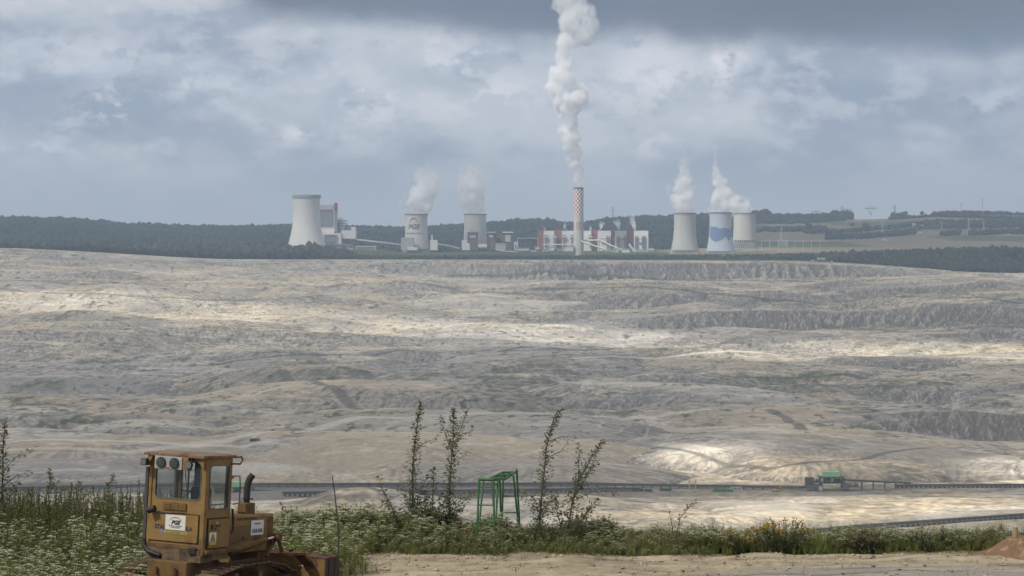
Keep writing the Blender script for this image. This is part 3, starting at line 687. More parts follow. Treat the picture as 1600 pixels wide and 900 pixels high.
building('pump_house', 'pale white block at the right foot of the logo tower', [('wall', WHITE, [(672, 683.5, 375, 391, 5985, 25)]), ('vent_stack', PALEC, [(673.5, 676.5, 366.5, 375, 5990, 6)])])
# old unit: brown brick blocks
for (x0, x1, yt, top, lab) in ((730, 747.5, 362.5, BRICK, 'brown brick boiler block in front of the second steaming tower'), (760, 774.5, 362, PALEC, 'middle brown boiler block with pale roof line'), (785, 802, 362, WHITE, 'right brown boiler block with white roof strip and louvred panel')):
    building('boiler_block', lab, [('wall', BRICK, [(x0+1, x1-1, yt+2, 391, 6100, 45)]), ('roof', top, [(x0, x1, yt, yt+1.8, 6096, 50)]),
        ('wall_panel', PALEC, [(x0+4, x1-4, yt+5, yt+(9 if x0 < 780 else 16), 6098, 3)]), ('frame', DARKM, [(x0+.6, x0+2.2, yt+2, 388, 6097, 3), (x1-2.2, x1-.6, yt+2, 388, 6097, 3)])], group='old boiler blocks')
building('gallery_building', 'brick gallery joining the middle and right boiler blocks', [('wall', BRICK, [(774, 786, 365.5, 391, 6120, 30)]), ('window_band', PALEC, [(775.5, 780, 369, 372, 6118, 3)])])
building('ash_silo', 'white block left of the first brown boiler block', [('wall', WHITE, [(721.5, 734, 380, 391, 6060, 20)]), ('upper_wall', WHITE, [(721.5, 729, 375.5, 380, 6060, 14)])])
building('workshop', 'cream low workshop between the brown blocks', [('wall', CREAM, [(747, 761, 381, 386.5, 6060, 20)])])
building('workshop', 'pale blue-grey workshop under the right brown block', [('wall', PALEC, [(774, 790, 381, 391, 6060, 20)]), ('roof', WHITE, [(774, 790, 380.2, 381, 6059, 22)])])
building('pump_shed', 'small white shed right of the louvred brown block', [('wall', WHITE, [(803, 809.5, 378, 391, 6060, 20)]), ('door', DARKM, [(805, 806.5, 382, 388, 6058, 2.5)])])
building('warehouse', 'long pale open-sided warehouse left of the chimney', [('roof', PALEC, [(808, 841, 371.5, 372.8, 6250, 60)]), ('wall', mat('tan_wall', (0.30, 0.25, 0.22), .9), [(818, 840, 373, 381, 6270, 40)]), ('column', PALEC, [(808, 809.3, 372.8, 386, 6250, 2), (839.5, 841, 372.8, 386, 6250, 2)]), ('door', BRICK, [(832, 840, 374.5, 384, 6265, 4)])])
bridge('low white fence-like pipe rack in front of the brown blocks', [(776, 390), (790, 392.5), (812, 392.8), (826, 390)], 6000, 1.5, WHITE, cat='pipe rack', name='pipe_rack')
for (x0, x1, yt, yb, lab) in ((809, 827, 388, 391.5, 'small white hut left of the cream pipeline'), (829, 839, 391, 393, 'low white container near the forest edge'), (836, 843, 386, 389.5, 'white tank shed with grey roof before the warehouse'), (848, 856, 390, 393, 'white shed below the left end of the red and white plant')):
    building('storage_shed', lab, [('wall', WHITE, [(x0, x1, yt, yb, 5990, 12)]), ('roof', PALEC, [(x0-.4, x1+.4, yt-.7, yt, 5989, 14)])], group='small sheds of the power station')
# red and white flue-gas plant
Y = 6080
units = [(841, 849.5, 'R'), (849.5, 866, 'W'), (866, 878, 'R'), (878, 896, 'W'), (896, 924, 'W'), (924, 934, 'R'), (934, 954.5, 'W'), (954.5, 961, 'R'), (961, 979, 'W'), (979, 990.5, 'R'), (990.5, 1013, 'W')]
root = empty('boiler_hall', at(927, 393, Y), 0, 'long boiler hall of alternating white and dull red blocks', 'building'); o0 = root.location
for i, (x0, x1, c) in enumerate(units):
    mb = MB(); yt = 360.5 if c == 'W' else 359.2
    if c == 'R' and 975 < x0: yb = 381
    else: yb = 392
    pr(mb, x0, x1, yt, yb, Y + (6 if c == 'R' else 0), 60); mb.v = [tuple(Vector(v)-o0) for v in mb.v]; mb.build('red_wall' if c == 'R' else 'white_wall', REDC if c == 'R' else WHITE, root)
for (x0, x1) in ((851, 854), (865, 869), (879, 882), (892.5, 896), (921, 925)):
    mb = MB(); pr(mb, x0, x1, 371, 386, Y-5, 6); pr(mb, x0-1, x1+1, 367.3, 368.6, Y-6, 8); mb.v = [tuple(Vector(v)-o0) for v in mb.v]; mb.build('precipitator', GREYC, root)
    mb = MB(); a = at((x0+x1)/2, 368.6, Y); mb.prism([(a.x-6-o0.x, a.z-4-o0.z), (a.x+6-o0.x, a.z-4-o0.z), (a.x-o0.x, a.z+5-o0.z)], -6, 2); mb.build('hopper', WHITE, root)
for r in [(x, x+.8, 368, 388, Y-4, 3) for x in (948, 951.5, 964.5, 967, 975.5, 977.5, 992, 995, 1003, 1005.5, 1007.5)] + [(936, 950, 372.6, 373.8, Y-8, 3), (965, 977, 372.6, 373.8, Y-8, 3), (994, 1004, 372.6, 373.8, Y-8, 3)]:
    mb = MB(); pr(mb, *r); mb.v = [tuple(Vector(v)-o0) for v in mb.v]; mb.build('pipework', GREYC, root)
for x in (937.5, 967.8, 993, 885.5, 852, 922):
    mb = MB(); a = at(x, 360, Y+10); mb.tube([a-o0, a-o0+Vector((0, 0, 4.5))], 1.1, 8); mb.build('vent_pipe', PALEC, root)
# chimney
Y = 5980
root = empty('chimney', at(904, 394, Y), 0, 'very tall chimney chequered red and white at the top, smoking', 'chimney'); o0 = root.location
zt = at(904, 293, Y).z - o0.z; zc = at(904, 336.5, Y).z - o0.z; rr = 7.8*Y/F
mb = MB(); mb.lathe([(rr*1.03, -10), (rr, zc*0.5), (rr*0.985, zc)], 40, cap=True); mb.build('shaft', mat('chimney_concrete', (0.47, 0.465, 0.43), .9, var=.06, vscale=.02), root, smooth=R(40))
NA, NZ = 16, 12
vs = []; fs = []; mi = []
for j in range(NZ+1):
    for i in range(NA): a = 2*math.pi*i/NA; q = rr*0.985; vs.append((q*math.cos(a), q*math.sin(a), zc + (zt-3-zc)*j/NZ))
mb = MB(); mb.v = vs
for j in range(NZ):
    for i in range(NA): mb.f.append((j*NA+i, j*NA+(i+1) % NA, (j+1)*NA+(i+1) % NA, (j+1)*NA+i)); mb.mi.append((i+j) % 2)
o = mb.build('chequered_band', [RED, mat('white_paint', (.72, .72, .72), .7)], root)
mb = MB(); mb.lathe([(rr*1.03, zt-3), (rr*1.03, zt), (rr*.8, zt), (rr*.8, zt-3), (rr*1.03, zt-3)], 40); mb.build('rim', DARKM, root)
for dx_ in (-.35, .35):
    mb = MB(); mb.tube([(dx_*rr, 0, zt-4), (dx_*rr, 0, zt+2)], rr*.28, 16); mb.build('flue', PALEC, root)
lg = mat('logo_ochre', (0.30, 0.22, 0.10), .9)
me = text_mesh('E', 15, .3, 0, .1)
zz0 = at(0, 353, Y).z - o0.z
for v in me.vertices: a = R(8) + v.co.x/rr; v.co = ((rr+.4+v.co.z)*math.sin(a), -(rr+.4+v.co.z)*math.cos(a), zz0 + v.co.y)
link('emblem', me, lg, root)
mb = MB()
for k in range(28):
    a0, a1 = 2*math.pi*k/28, 2*math.pi*(k+1)/28
    def P(t, q): a = R(8) + q*math.cos(t)/rr; return ((rr+.5)*math.sin(a), -(rr+.5)*math.cos(a), zz0 + q*1.1*math.sin(t))
    mb.add([P(a0, 7.6), P(a1, 7.6), P(a1, 9), P(a0, 9)], [(0, 1, 2, 3)])
mb.build('emblem_ring', lg, root)
def duct(label, pts, Y, r, m=CREAM):
    P = [at(px, py, Y) for px, py in pts]; root = empty('flue_duct', P[0], 0, label, 'duct', 'flue gas ducts at the chimney foot')
    mb = MB(); mb.tube([p-P[0] for p in P], r, 12); mb.build('pipe', m, root, smooth=R(45))
    for p in P[1:]: mb = MB(); mb.box(p.x-P[0].x-1.6, p.x-P[0].x, -.8, .8, at(0, 393, Y).z-P[0].z, p.z-P[0].z); mb.build('support', GREYC, root)
    return root
duct('upper cream duct bending down right from the chimney', [(908, 376), (937, 375.5), (962, 387), (972, 391)], 5985, 2.2)
duct('lower cream duct falling straight right from the chimney', [(907, 377), (925, 383), (944, 389.5)], 5970, 2.3)
duct('horizontal cream pipeline running left of the chimney', [(897, 382), (870, 382), (848, 382.5)], 5985, 1.3)
duct('short steep cream chute below the red wall at right', [(982.5, 381), (991.5, 394)], 5975, 3.0, CREAM)
for (x0, x1, yt, yb, lab, m) in ((883, 896, 385, 392.5, 'white shed just left of the chimney foot', WHITE), (945, 962, 390.5, 392.5, 'flat cream shed at the end of the lower duct', CREAM), (958, 966, 388.5, 394, 'round-looking pale tank block under the upper duct', CREAM),
        (972, 984, 389, 394.5, 'bright white heap shed left of the steep chute', WHITE), (993, 1013, 390.5, 393, 'long white shed right of the steep chute', WHITE), (1014, 1022, 388, 391, 'detached white cabin right of the boiler hall', WHITE), (858, 868, 386, 389, 'white cabin under the cream pipeline', WHITE), (870, 880, 389, 391.5, 'flat grey shed under the cream pipeline', PALEC)):
    building('storage_shed', lab, [('wall', m, [(x0, x1, yt, yb, 5965, 12)]), ('roof', PALEC, [(x0-.4, x1+.4, yt-.6, yt, 5964, 14)])], group='small sheds of the power station')
building('cooling_house', 'grey box building right of the cooling towers behind the trees', [('wall', GREYC, [(1218, 1232, 375.5, 385, 6150, 20)]), ('roof', PALEC, [(1217.5, 1232.5, 374.8, 375.5, 6149, 22)])])

# ------------------------------------------------------------------ pylons and masts
PYL = mat('pylon_steel', (0.20, 0.22, 0.26), .6)
PYW = mat('pale_pylon_steel', (0.50, 0.52, 0.56), .6)
def pylon(px, pt, pb, Y, label, kind='T', m=PYL, w=.34):
    T = at(px, pt, Y); Bp = at(px, pb, Y); Hh = T.z-Bp.z; root = empty('pylon', Bp, 0, label, 'pylon', 'power line pylons'); t = w
    mb = MB()
    if kind == 'Y':
        b0 = Hh*.10
        for s in (-1, 1):
            mb.tube([(s*b0*1.1, 0, 0), (s*b0*.45, 0, Hh*.30), (s*Hh*.34, 0, Hh*.62), (s*Hh*.42, 0, Hh*.86)], t*1.2, 4)
            mb.tube([(s*b0*.9, 2, 0), (s*b0*.5, 1, Hh*.30)], t*1.2, 4)
            mb.tube([(s*b0*.45, 0, Hh*.30), (-s*b0*1.0, 0, Hh*.05)], t*.7, 4)
        mb.tube([(0, 0, Hh*.62), (0, 0, Hh)], t, 4)
        mb.build('lattice_mast', m, root); mb = MB(); mb.tube([(-Hh*.62, 0, Hh*.62), (Hh*.62, 0, Hh*.62)], t*1.6, 4); mb.tube([(-Hh*.34, 0, Hh*.68), (Hh*.34, 0, Hh*.68)], t, 4); mb.build('crossarm', m, root)
    else:
        b0 = Hh*.09
        for sx in (-1, 1):
            for sy in (-1, 1): mb.tube([(sx*b0, sy*b0, 0), (sx*b0*.3, sy*b0*.3, Hh*.6), (0, 0, Hh)], t, 4)
        for i in range(9):
            z0 = Hh*i/11; z1 = Hh*(i+1)/11; w0 = b0*(1-.7*min(i/11/.6, 1)); w1 = b0*(1-.7*min((i+1)/11/.6, 1))
            mb.tube([(-w0, -w0, z0), (w1, -w1, z1)], t*.6, 3); mb.tube([(w0, -w0, z0), (-w1, -w1, z1)], t*.6, 3)
        mb.build('lattice_mast', m, root)
        arms = ((.66, .24), (.80, .17), (.91, .11)) if kind == 'T' else ((.97, .02),)
        for f_, l in arms: mb = MB(); mb.tube([(-Hh*l, 0, Hh*f_), (Hh*l, 0, Hh*f_)], t*1.1, 4); mb.build('crossarm', m, root)
    return root
pylon(1360, 319, 337, 8700, 'widest dark pylon with a Y-shaped head on the bare crest', 'Y', w=.55)
pylon(1398, 319.5, 336, 8750, 'narrow dark pylon rising behind the round crest trees', 'T', w=.5)
pylon(1315.5, 321, 337, 8750, 'left of the two pylons behind the dense crest wood', 'T', w=.5)
pylon(1324, 322.5, 337, 8800, 'right of the two pylons behind the dense crest wood', 'Y', w=.5)
pylon(1275, 326.5, 338, 8800, 'lowest pylon head just above the crest forest', 'Y', w=.45)
pylon(957.5, 322, 347, 8500, 'faint pylon on the hill right of the chimney', 'T', w=.45)
pylon(1378.5, 341, 363, 6900, 'pale pylon standing in the fields below the bare crest', 'T', PYW, .3)
pylon(1220.5, 353, 376, 6500, 'pale pylon between the cooling towers and the field hedges', 'T', PYW, .3)
pylon(1513.5, 342, 360, 7000, 'pale pylon on the dark slope right of the village road', 'T', PYW, .3)
pylon(1537, 344, 360, 7000, 'faint pale pylon second from the right edge', 'T', PYW, .25)
pylon(1471, 344, 358, 7100, 'small pale pylon beside the village road', 'T', PYW, .25)
for px, pt, pb, lab in ((1502, 317, 333, 'dark thin radio mast in the crest trees'), (1535.5, 309.5, 332, 'taller pale radio mast with a small head on the right crest')):
    Y = 8700; T = at(px, pt, Y); B_ = at(px, pb, Y); root = empty('radio_mast', B_, 0, lab, 'mast', 'radio masts on the crest'); Hh = T.z-B_.z
    mb = MB(); mb.tube([(0, 0, -8), (0, 0, Hh)], .8, 6); mb.build('mast_pole', PYL, root)
    mb = MB(); mb.tube([(0, 0, Hh*.80), (0, 0, Hh*.9)], 1.7, 8); mb.build('antenna', PYL, root)
# low lattice bus frames by the right towers
root = empty('switchyard_frame', at(1170, 390, 6000), 0, 'row of slim switchyard gantries at the foot of the right towers', 'switchyard'); o0 = root.location
for i in range(8):
    mb = MB(); a = at(1190+i*13, 376.5, 6000)-o0; b_ = at(1190+i*13, 392, 6000)-o0; mb.tube([b_, a], .5, 4); c_ = at(1190+(i+1)*13, 376.5, 6000)-o0; mb.tube([a, c_], .45, 4); mb.build('gantry', PYW, root)
# village houses
RNG = random.Random(5)
TILE = mat('red_roof_tile', (0.22, 0.10, 0.075), .9); PLAST = mat('pale_plaster', (0.38, 0.36, 0.34), .9)
def house(px, py, Y, w, lab, roofm=TILE, wallm=None, grp='village houses'):
    p = hit(px, py, 5950); w *= 1.0 if Y < 7000 else .6; root = empty('house', p, RNG.uniform(-.5, .5), lab, 'house', grp); h = w*.55; d = w*.7
    mb = MB(); mb.box(-w/2, w/2, -d/2, d/2, -3, h); mb.build('wall', wallm or PLAST, root)
    mb = MB(); mb.prism([(-d/2-.6, h), (d/2+.6, h), (0, h+w*.42)], -w/2-.5, w/2+.5, 'x'); mb.build('roof', roofm, root)
    for s_ in (-.28, .28): mb = MB(); mb.box(w*s_-.8, w*s_+.8, -d/2-.1, -d/2+.1, h*.35, h*.75); mb.build('window', DARKM, root)
for i, (px, py, w, lab) in enumerate(((222, 376, 8, 'red roofed house at the left end of the forest hamlet'), (231, 372, 7, 'small red roofed house highest in the forest hamlet'), (241, 373.5, 8, 'red roofed house in the middle of the forest hamlet'),
     (247, 375.5, 7, 'low red roofed house among trees left of the hamlet gap'), (282, 376.5, 8, 'pale house standing alone right of the hamlet gap'), (297, 376, 10, 'widest red roofed house at the right end of the hamlet'))): house(px, py, 6600, w, lab)
for px, py, w, lab, rm in ((1428, 354, 18, 'white walled house halfway up the village road', PALEC), (1441, 356, 16, 'house with pale roof beside the village road bend', PALEC), (1436, 349, 15, 'red roofed house high on the village road', TILE), (1447, 351, 13, 'small house right of the upper village road', TILE), (1437, 369, 20, 'yellow roofed farmhouse at the road foot', mat('ochre_roof', (.5, .4, .2), .9)), (1430, 361, 14, 'dark roofed house low on the village road', GREYC),
     (1381, 378, 14, 'white house left of a pair at the forest edge', PALEC), (1386, 378.5, 12, 'white house right of a pair at the forest edge', PALEC)): house(px, py, 7300, w, lab, rm)
# ================================================================== forests and hedges (far masses) built of leaf-clump crowns
def blob_variants(n=8, seed=1):
    out = []
    for k in range(n):
        bm = bmesh.new(); bmesh.ops.create_icosphere(bm, subdivisions=1, radius=1.0)
        for v in bm.verts:
            q = mnoise.noise(v.co*1.3 + Vector((k*7.1, seed, 0)))*.55; v.co *= 1 + q; v.co.z = v.co.z*.5 + .5
            if k % 3 == 0: v.co.x *= 1 - .55*max(v.co.z, 0); v.co.y *= 1 - .55*max(v.co.z, 0)
        out.append((np.array([v.co[:] for v in bm.verts]), np.array([[v.index for v in f.verts] for f in bm.faces]))); bm.free()
    return out
BV = blob_variants()
LEAF = bpy.data.materials.new('far_foliage'); LEAF.use_nodes = True; nt = LEAF.node_tree; bb = nt.nodes['Principled BSDF']; bb.inputs['Roughness'].default_value = .95; bb.inputs['Specular IOR Level'].default_value = .1
a_ = nt.nodes.new('ShaderNodeAttribute'); a_.attribute_name = 'soil'; nt.links.new(a_.outputs['Color'], bb.inputs['Base Color'])
def forest(name, label, X, Yv, Hh, Wd, seed, tint=(0.042, 0.058, 0.030), sink=1.0):
    """X, Yv positions; Hh heights, Wd crown radii; each crown is a jittered clump"""
    rs = np.random.RandomState(seed); Vs = []; Fs = []; Cs = []; base = 0
    zz = Hq(X, Yv)
    for k in range(len(BV)):
        m = np.arange(len(X)) % len(BV) == k; v, f = BV[k]; n = m.sum()
        if not n: continue
        a = rs.rand(n)*6.28; c, s = np.cos(a)[:, None], np.sin(a)[:, None]
        w = Wd[m][:, None]; x = (v[None, :, 0]*c - v[None, :, 1]*s)*w + X[m][:, None]; y = (v[None, :, 0]*s + v[None, :, 1]*c)*w + Yv[m][:, None]
        z = (v[None, :, 2]*1.05 - .05)*Hh[m][:, None] + zz[m][:, None] - sink
        Vs.append(np.stack([x, y, z], -1).reshape(-1, 3)); Fs.append((f[None] + (np.arange(n)*len(v))[:, None, None] + base).reshape(-1, 3)); base += n*len(v)
        t = np.array(tint)[None]*(0.45 + 1.0*rs.rand(n, 1)**1.5)*(1+.35*vn(X[m]/120, Yv[m]/300, 5))[:, None]*np.array([1, 1, 1])[None]; t[:, 0] *= (.85 + .4*rs.rand(n)); Cs.append(np.repeat(t, len(v), 0))
    me = mesh_np(name, np.concatenate(Vs), tris=np.concatenate(Fs)); set_col(me, np.concatenate(Cs))
    return tag(link(name, me, LEAF), label, 'forest', kind='stuff')
def scatter(n, px0, px1, y0, y1, seed, keep=None):
    rs = np.random.RandomState(seed); p = px0 + (px1-px0)*rs.rand(n); yy = y0 + (y1-y0)*rs.rand(n); X = (p-800)/F*yy
    if keep is not None: m = keep(p, yy); X, yy, p = X[m], yy[m], p[m]
    return X, yy, p
rs = np.random.RandomState(3)
# belt between pit rim and power station
def kb(p, y):
    lo = np.where(p < 480, 5110, np.where(p < 1200, 5230, np.interp(p, [1200, 1420, 1500], [5230, 5100, 4960])))
    hi = np.where(p < 460, 5900, np.interp(p, [460, 560, 1180, 1400, 1600], [5900, 5620, 5620, 5750, 5900])); return (y > lo) & (y < hi)
X, Yv, p = scatter(26000, -330, 1930, 4960, 5900, 11, kb)
tall = np.where(p < 470, 13.5, np.interp(p, [430, 470, 540, 560, 700, 1180, 1280, 1420, 1600], [13, 15, 13, 6, 4.6, 4.6, 7, 10, 12])) * np.where((p > 480) & (p < 1200), .7 + .6*sst(5300, 5600, Yv), 1)
Hh = tall*(.6+.6*rs.rand(len(X))+.35*(rs.rand(len(X)) > .95)); forest('forest_belt', 'dark tree belt between the pit rim and the power station', X, Yv, Hh, Hh*.30+1.6, 21, (0.036, 0.050, 0.030))
# hills: solid wood left, behind the station
def kh(p, y): return (p < 1160) | (y > 8300) & (p < 1330)
X, Yv, p = scatter(30000, -330, 1340, 6500, 8950, 13, kh)
Hh = 11*(.6+.8*rs.rand(len(X)))*(1+.35*(Yv > 8600)*(rs.rand(len(X)) > .8)); forest('hill_forest', 'wooded hills closing the horizon behind the power station', X, Yv, Hh, Hh*.42+3, 22, (0.030, 0.046, 0.036))
# right side: crest woods and hedgerows
HX = []; HY = []; HP = []
def hedge(pts, n, yj, Yw):
    for i in range(n):
        t = rs.rand()*(len(pts)-1); k = int(t); f_ = t-k
        p_ = pts[k][0]*(1-f_)+pts[k+1][0]*f_; q = pts[k][1]*(1-f_)+pts[k+1][1]*f_
        HP.append((p_, q + (rs.rand()-.5)*yj, Yw))
def place_rows():
    """turn (px, py) on the far slope into ground points"""
    P = np.array([(a, b) for a, b, c in HP]); yy = np.arange(5600, 9000, 12.0); outx = []; outy = []
    for a, b in P:
        d = at(a, b, 1.0); zz = Hq(d.x*yy, yy); k = np.argmax(d.z*yy < zz)
        if d.z*yy[k] >= zz[k]: continue
        outx.append(d.x*yy[k]); outy.append(yy[k])
    return np.array(outx), np.array(outy)
hedge([(1180, 345), (1240, 346), (1320, 341)], 700, 9, 0)
hedge([(1450, 338), (1520, 340), (1610, 344), (1700, 344)], 500, 2, 0)
hedge([(1440, 352), (1520, 352), (1640, 350)], 900, 11, 0)
hedge([(1290, 372), (1350, 371), (1400, 366), (1430, 363)], 500, 6, 0)
hedge([(1255, 364), (1330, 362), (1400, 356), (1440, 350)], 420, 3.5, 0)
hedge([(1390, 343), (1425, 340), (1460, 338)], 260, 3, 0)
hedge([(1180, 361), (1240, 360), (1290, 358)], 300, 5, 0)
hedge([(1400, 368), (1425, 362), (1440, 356)], 160, 4, 0)
hedge([(1470, 368), (1500, 365)], 110, 4, 0); hedge([(1515, 366), (1560, 364), (1640, 362)], 420, 5, 0)
hedge([(1260, 352), (1264, 352)], 14, 3, 0); hedge([(1350, 352), (1356, 352)], 12, 2, 0); hedge([(1330, 353), (1333, 352)], 7, 2, 0)
hedge([(700, 386), (720, 385)], 30, 2, 0)
xx, yy_ = place_rows(); Hh = 9*(.6+.8*rs.rand(len(xx))); forest('hedgerow', 'hedges and copses dividing the fields on the right hillside', xx, yy_, Hh, Hh*.45+2, 23, (0.030, 0.042, 0.034))
def crest(label, px0, px1, n, h, sd, Yc=8760):
    r_ = np.random.RandomState(sd); p = px0 + (px1-px0)*r_.rand(n); yy = Yc + 80*r_.rand(n); X = (p-800)/F*yy; Hh = h*(.65+.6*r_.rand(n)); forest('crest_wood', label, X, yy, Hh, Hh*.36+2.5, sd, (0.026, 0.036, 0.034))
crest('dense round wood on the crest left of the bare stretch', 1300, 1332, 90, 26, 31)
crest('spiky conifers on the crest behind the rightmost cooling tower', 1176, 1200, 60, 26, 32)
crest('small copse on the crest by the narrow pylon', 1394, 1412, 40, 22, 33)
crest('long crest wood at the right with a square left end', 1457, 1580, 420, 19, 34)
crest('crest wood running out of the picture at the right', 1575, 1760, 420, 16, 35)
def tree(px, Y, h, w, label, grp='single trees on the right crest'):
    """one far broadleaf tree: trunk, and a crown of leaf clumps"""
    x = (px-800)/F*Y; z = float(Hq(np.array([x]), np.array([Y]))[0]); root = empty('tree', (x, Y, z-1), 0, label, 'tree', grp)
    mb = MB(); mb.tube([(0, 0, 0), (0, 0, h*.55)], [w*.09, w*.05], 6); mb.build('trunk', mat('bark', (.10, .08, .06), .95), root)
    r_ = np.random.RandomState(int(px)); Vs = []; Fs = []; b0 = 0
    for i in range(26):
        v, f = BV[i % 8]; q = r_.randn(3); q /= np.linalg.norm(q); q *= r_.rand()**.4
        Vs.append(v*w*.30*np.array([1, 1, 1.3]) + np.array([q[0]*w*.38, q[1]*w*.38, h*.48 + q[2]*h*.30])); Fs.append(f+b0); b0 += len(v)
    me = mesh_np('crown', np.concatenate(Vs), tris=np.concatenate(Fs)); set_col(me, np.tile(np.array([[.03, .04, .034]]), (b0, 1))); link('crown', me, LEAF, root)
tree(1415, 8760, 30, 17, 'round topped tree at the right end of the small crest copse')
tree(1440, 8760, 26, 16, 'lone round tree on the crest above the village road')
tree(1353, 7400, 20, 24, 'single broad tree in the field below the Y-headed pylon', 'single trees in the fields')
tree(1264, 7300, 22, 22, 'single tree left in the field above the hedge', 'single trees in the fields')

# ================================================================== steam
def plume(name, label, path, rads, dens, seed, loc, nz=0.045, aniso=.2, lo=.36, hi=.56, step=.15, colr=(.97, .98, 1), voxel=None):
    """lumpy closed body along a path; its inside is vapour thinned by noise. path, rads in metres from loc"""
    rg = random.Random(seed); bm = bmesh.new(); P = [Vector(p) for p in path]
    L = sum((b-a).length for a, b in zip(P[:-1], P[1:])); rmean = sum(rads)/len(rads); n = max(14, int(L/rmean*3.4))
    for i in range(n):
        t = i/(n-1)*(len(P)-1); k = min(int(t), len(P)-2); f = t-k; c = P[k].lerp(P[k+1], f); r = rads[k]*(1-f)+rads[k+1]*f
        for j in range(6 if i > 1 else 1):
            if j == 0: q = Vector((0, 0, 0)); s = .66
            else: q = Vector((rg.gauss(0, 1), rg.gauss(0, 1), rg.gauss(0, .7))).normalized()*r*rg.uniform(.55, 1.0); s = rg.uniform(.28, .56)
            bmesh.ops.create_icosphere(bm, subdivisions=2, radius=r*s, matrix=Matrix.Translation(c+q))
    me = bpy.data.meshes.new(name); bm.to_mesh(me); bm.free(); o = link(name, me, None, None, loc)
    m_ = o.modifiers.new('r', 'REMESH'); m_.mode = 'VOXEL'; m_.voxel_size = voxel or rmean*.11
    dg = bpy.context.evaluated_depsgraph_get(); me2 = bpy.data.meshes.new_from_object(o.evaluated_get(dg)); o.modifiers.clear(); o.data = me2; bpy.data.meshes.remove(me)
    co = np.empty(len(me2.vertices)*3, np.float32); me2.vertices.foreach_get('co', co); co = co.reshape(-1, 3); nn = np.empty_like(co).ravel(); me2.vertices.foreach_get('normal', nn); nn = nn.reshape(-1, 3)
    c1 = co/rmean; d = (np.abs(fbm(c1[:, 0]*2.6+seed, c1[:, 2]*2.6+c1[:, 1]*1.7, 3, seed, .6))*-1+.22)*rmean*.50
    me2.vertices.foreach_set('co', (co + nn*d[:, None]).ravel()); me2.update()
    vm = bpy.data.materials.new(name+'_vapour'); vm.use_nodes = True; nt = vm.node_tree; nt.nodes.clear(); o_ = nt.nodes.new('ShaderNodeOutputMaterial'); pv = nt.nodes.new('ShaderNodeVolumePrincipled')
    pv.inputs['Color'].default_value = (*colr, 1); pv.inputs['Anisotropy'].default_value = aniso
    tc = nt.nodes.new('ShaderNodeTexCoord'); f_ = nnoise(nt, tc.outputs['Object'], nz, 3, .6).ss(lo, hi)
    x_, y_, z_ = sep(nt, tc.outputs['Object']); zt = max(p.z for p in P)
    fade = z_.ss(zt*1.02, zt*.45)*.85 + .15
    nt.links.new((f_*fade*dens).v, pv.inputs['Density']); nt.links.new(pv.outputs[0], o_.inputs['Volume']); vm.cycles.volume_step_rate = step
    me2.materials.clear(); me2.materials.append(vm)
    tag(o, label, 'steam', 'steam plumes over the power station'); return o
def plume_px(label, px, py, Y, pts, wpx, dens, seed, name='steam_plume', **kw):
    o0 = at(px, py, Y); k = Y/F
    plume(name, label, [(at(a, b, Y)-o0) for a, b in pts], [w*k/2 for w in wpx], dens, seed, o0, **kw)
plume_px('tall white smoke column rising from the chequered chimney', 904, 293, 5990, [(904, 291), (903, 278), (900, 258), (896, 238), (893, 215), (890, 196), (884, 176), (887, 160), (893, 150), (883, 140), (874, 128), (877, 110), (884, 92), (880, 72), (900, 50), (905, 34), (893, 14), (882, -4), (880, -30)],
      [11, 15, 20, 26, 30, 30, 30, 46, 52, 36, 40, 30, 28, 30, 44, 56, 50, 36, 36], .10, 4, 'smoke_column', nz=.032, lo=.33, hi=.56, step=.10)
for args in (('steam cloud drifting right off the logo tower', 650, 335, 6080, [(650, 334), (655, 322), (658, 308), (664, 294), (668, 280), (666, 268)], [30, 36, 38, 42, 44, 34], .10, 8),
             ('thin torn steam left above the logo tower', 640, 330, 6100, [(636, 328), (632, 316), (640, 304), (652, 300), (682, 296), (694, 292)], [22, 20, 18, 16, 18, 12], .02, 18),
             ('steam cloud rising from the tower behind the brown blocks', 742, 335, 6220, [(742, 334), (739, 320), (737, 306), (736, 292), (733, 278), (736, 266)], [30, 34, 34, 34, 42, 40], .085, 9),
             ('steam rising from the plain tower left of the blue one', 1070, 333, 5970, [(1069, 333), (1068, 318), (1067, 302), (1070, 286), (1068, 270), (1070, 254), (1070, 241)], [32, 32, 30, 24, 20, 18, 14], .09, 12),
             ('thin ragged steam beside the plain tower plume', 1052, 320, 5980, [(1052, 322), (1047, 304), (1044, 288), (1050, 276)], [14, 14, 12, 8], .016, 22),
             ('steam narrowing upward from the blue painted tower', 1126, 332, 5970, [(1125, 332), (1127, 316), (1128, 300), (1124, 284), (1119, 268), (1117, 252), (1118, 238), (1116, 231)], [34, 32, 26, 20, 15, 8, 8, 12], .09, 13),
             ('steam drifting right from the rightmost cooling tower', 1160, 333, 6170, [(1160, 333), (1152, 322), (1146, 312), (1144, 302), (1160, 318), (1166, 324)], [34, 30, 24, 14, 24, 20], .08, 14)):
    plume_px(*args)
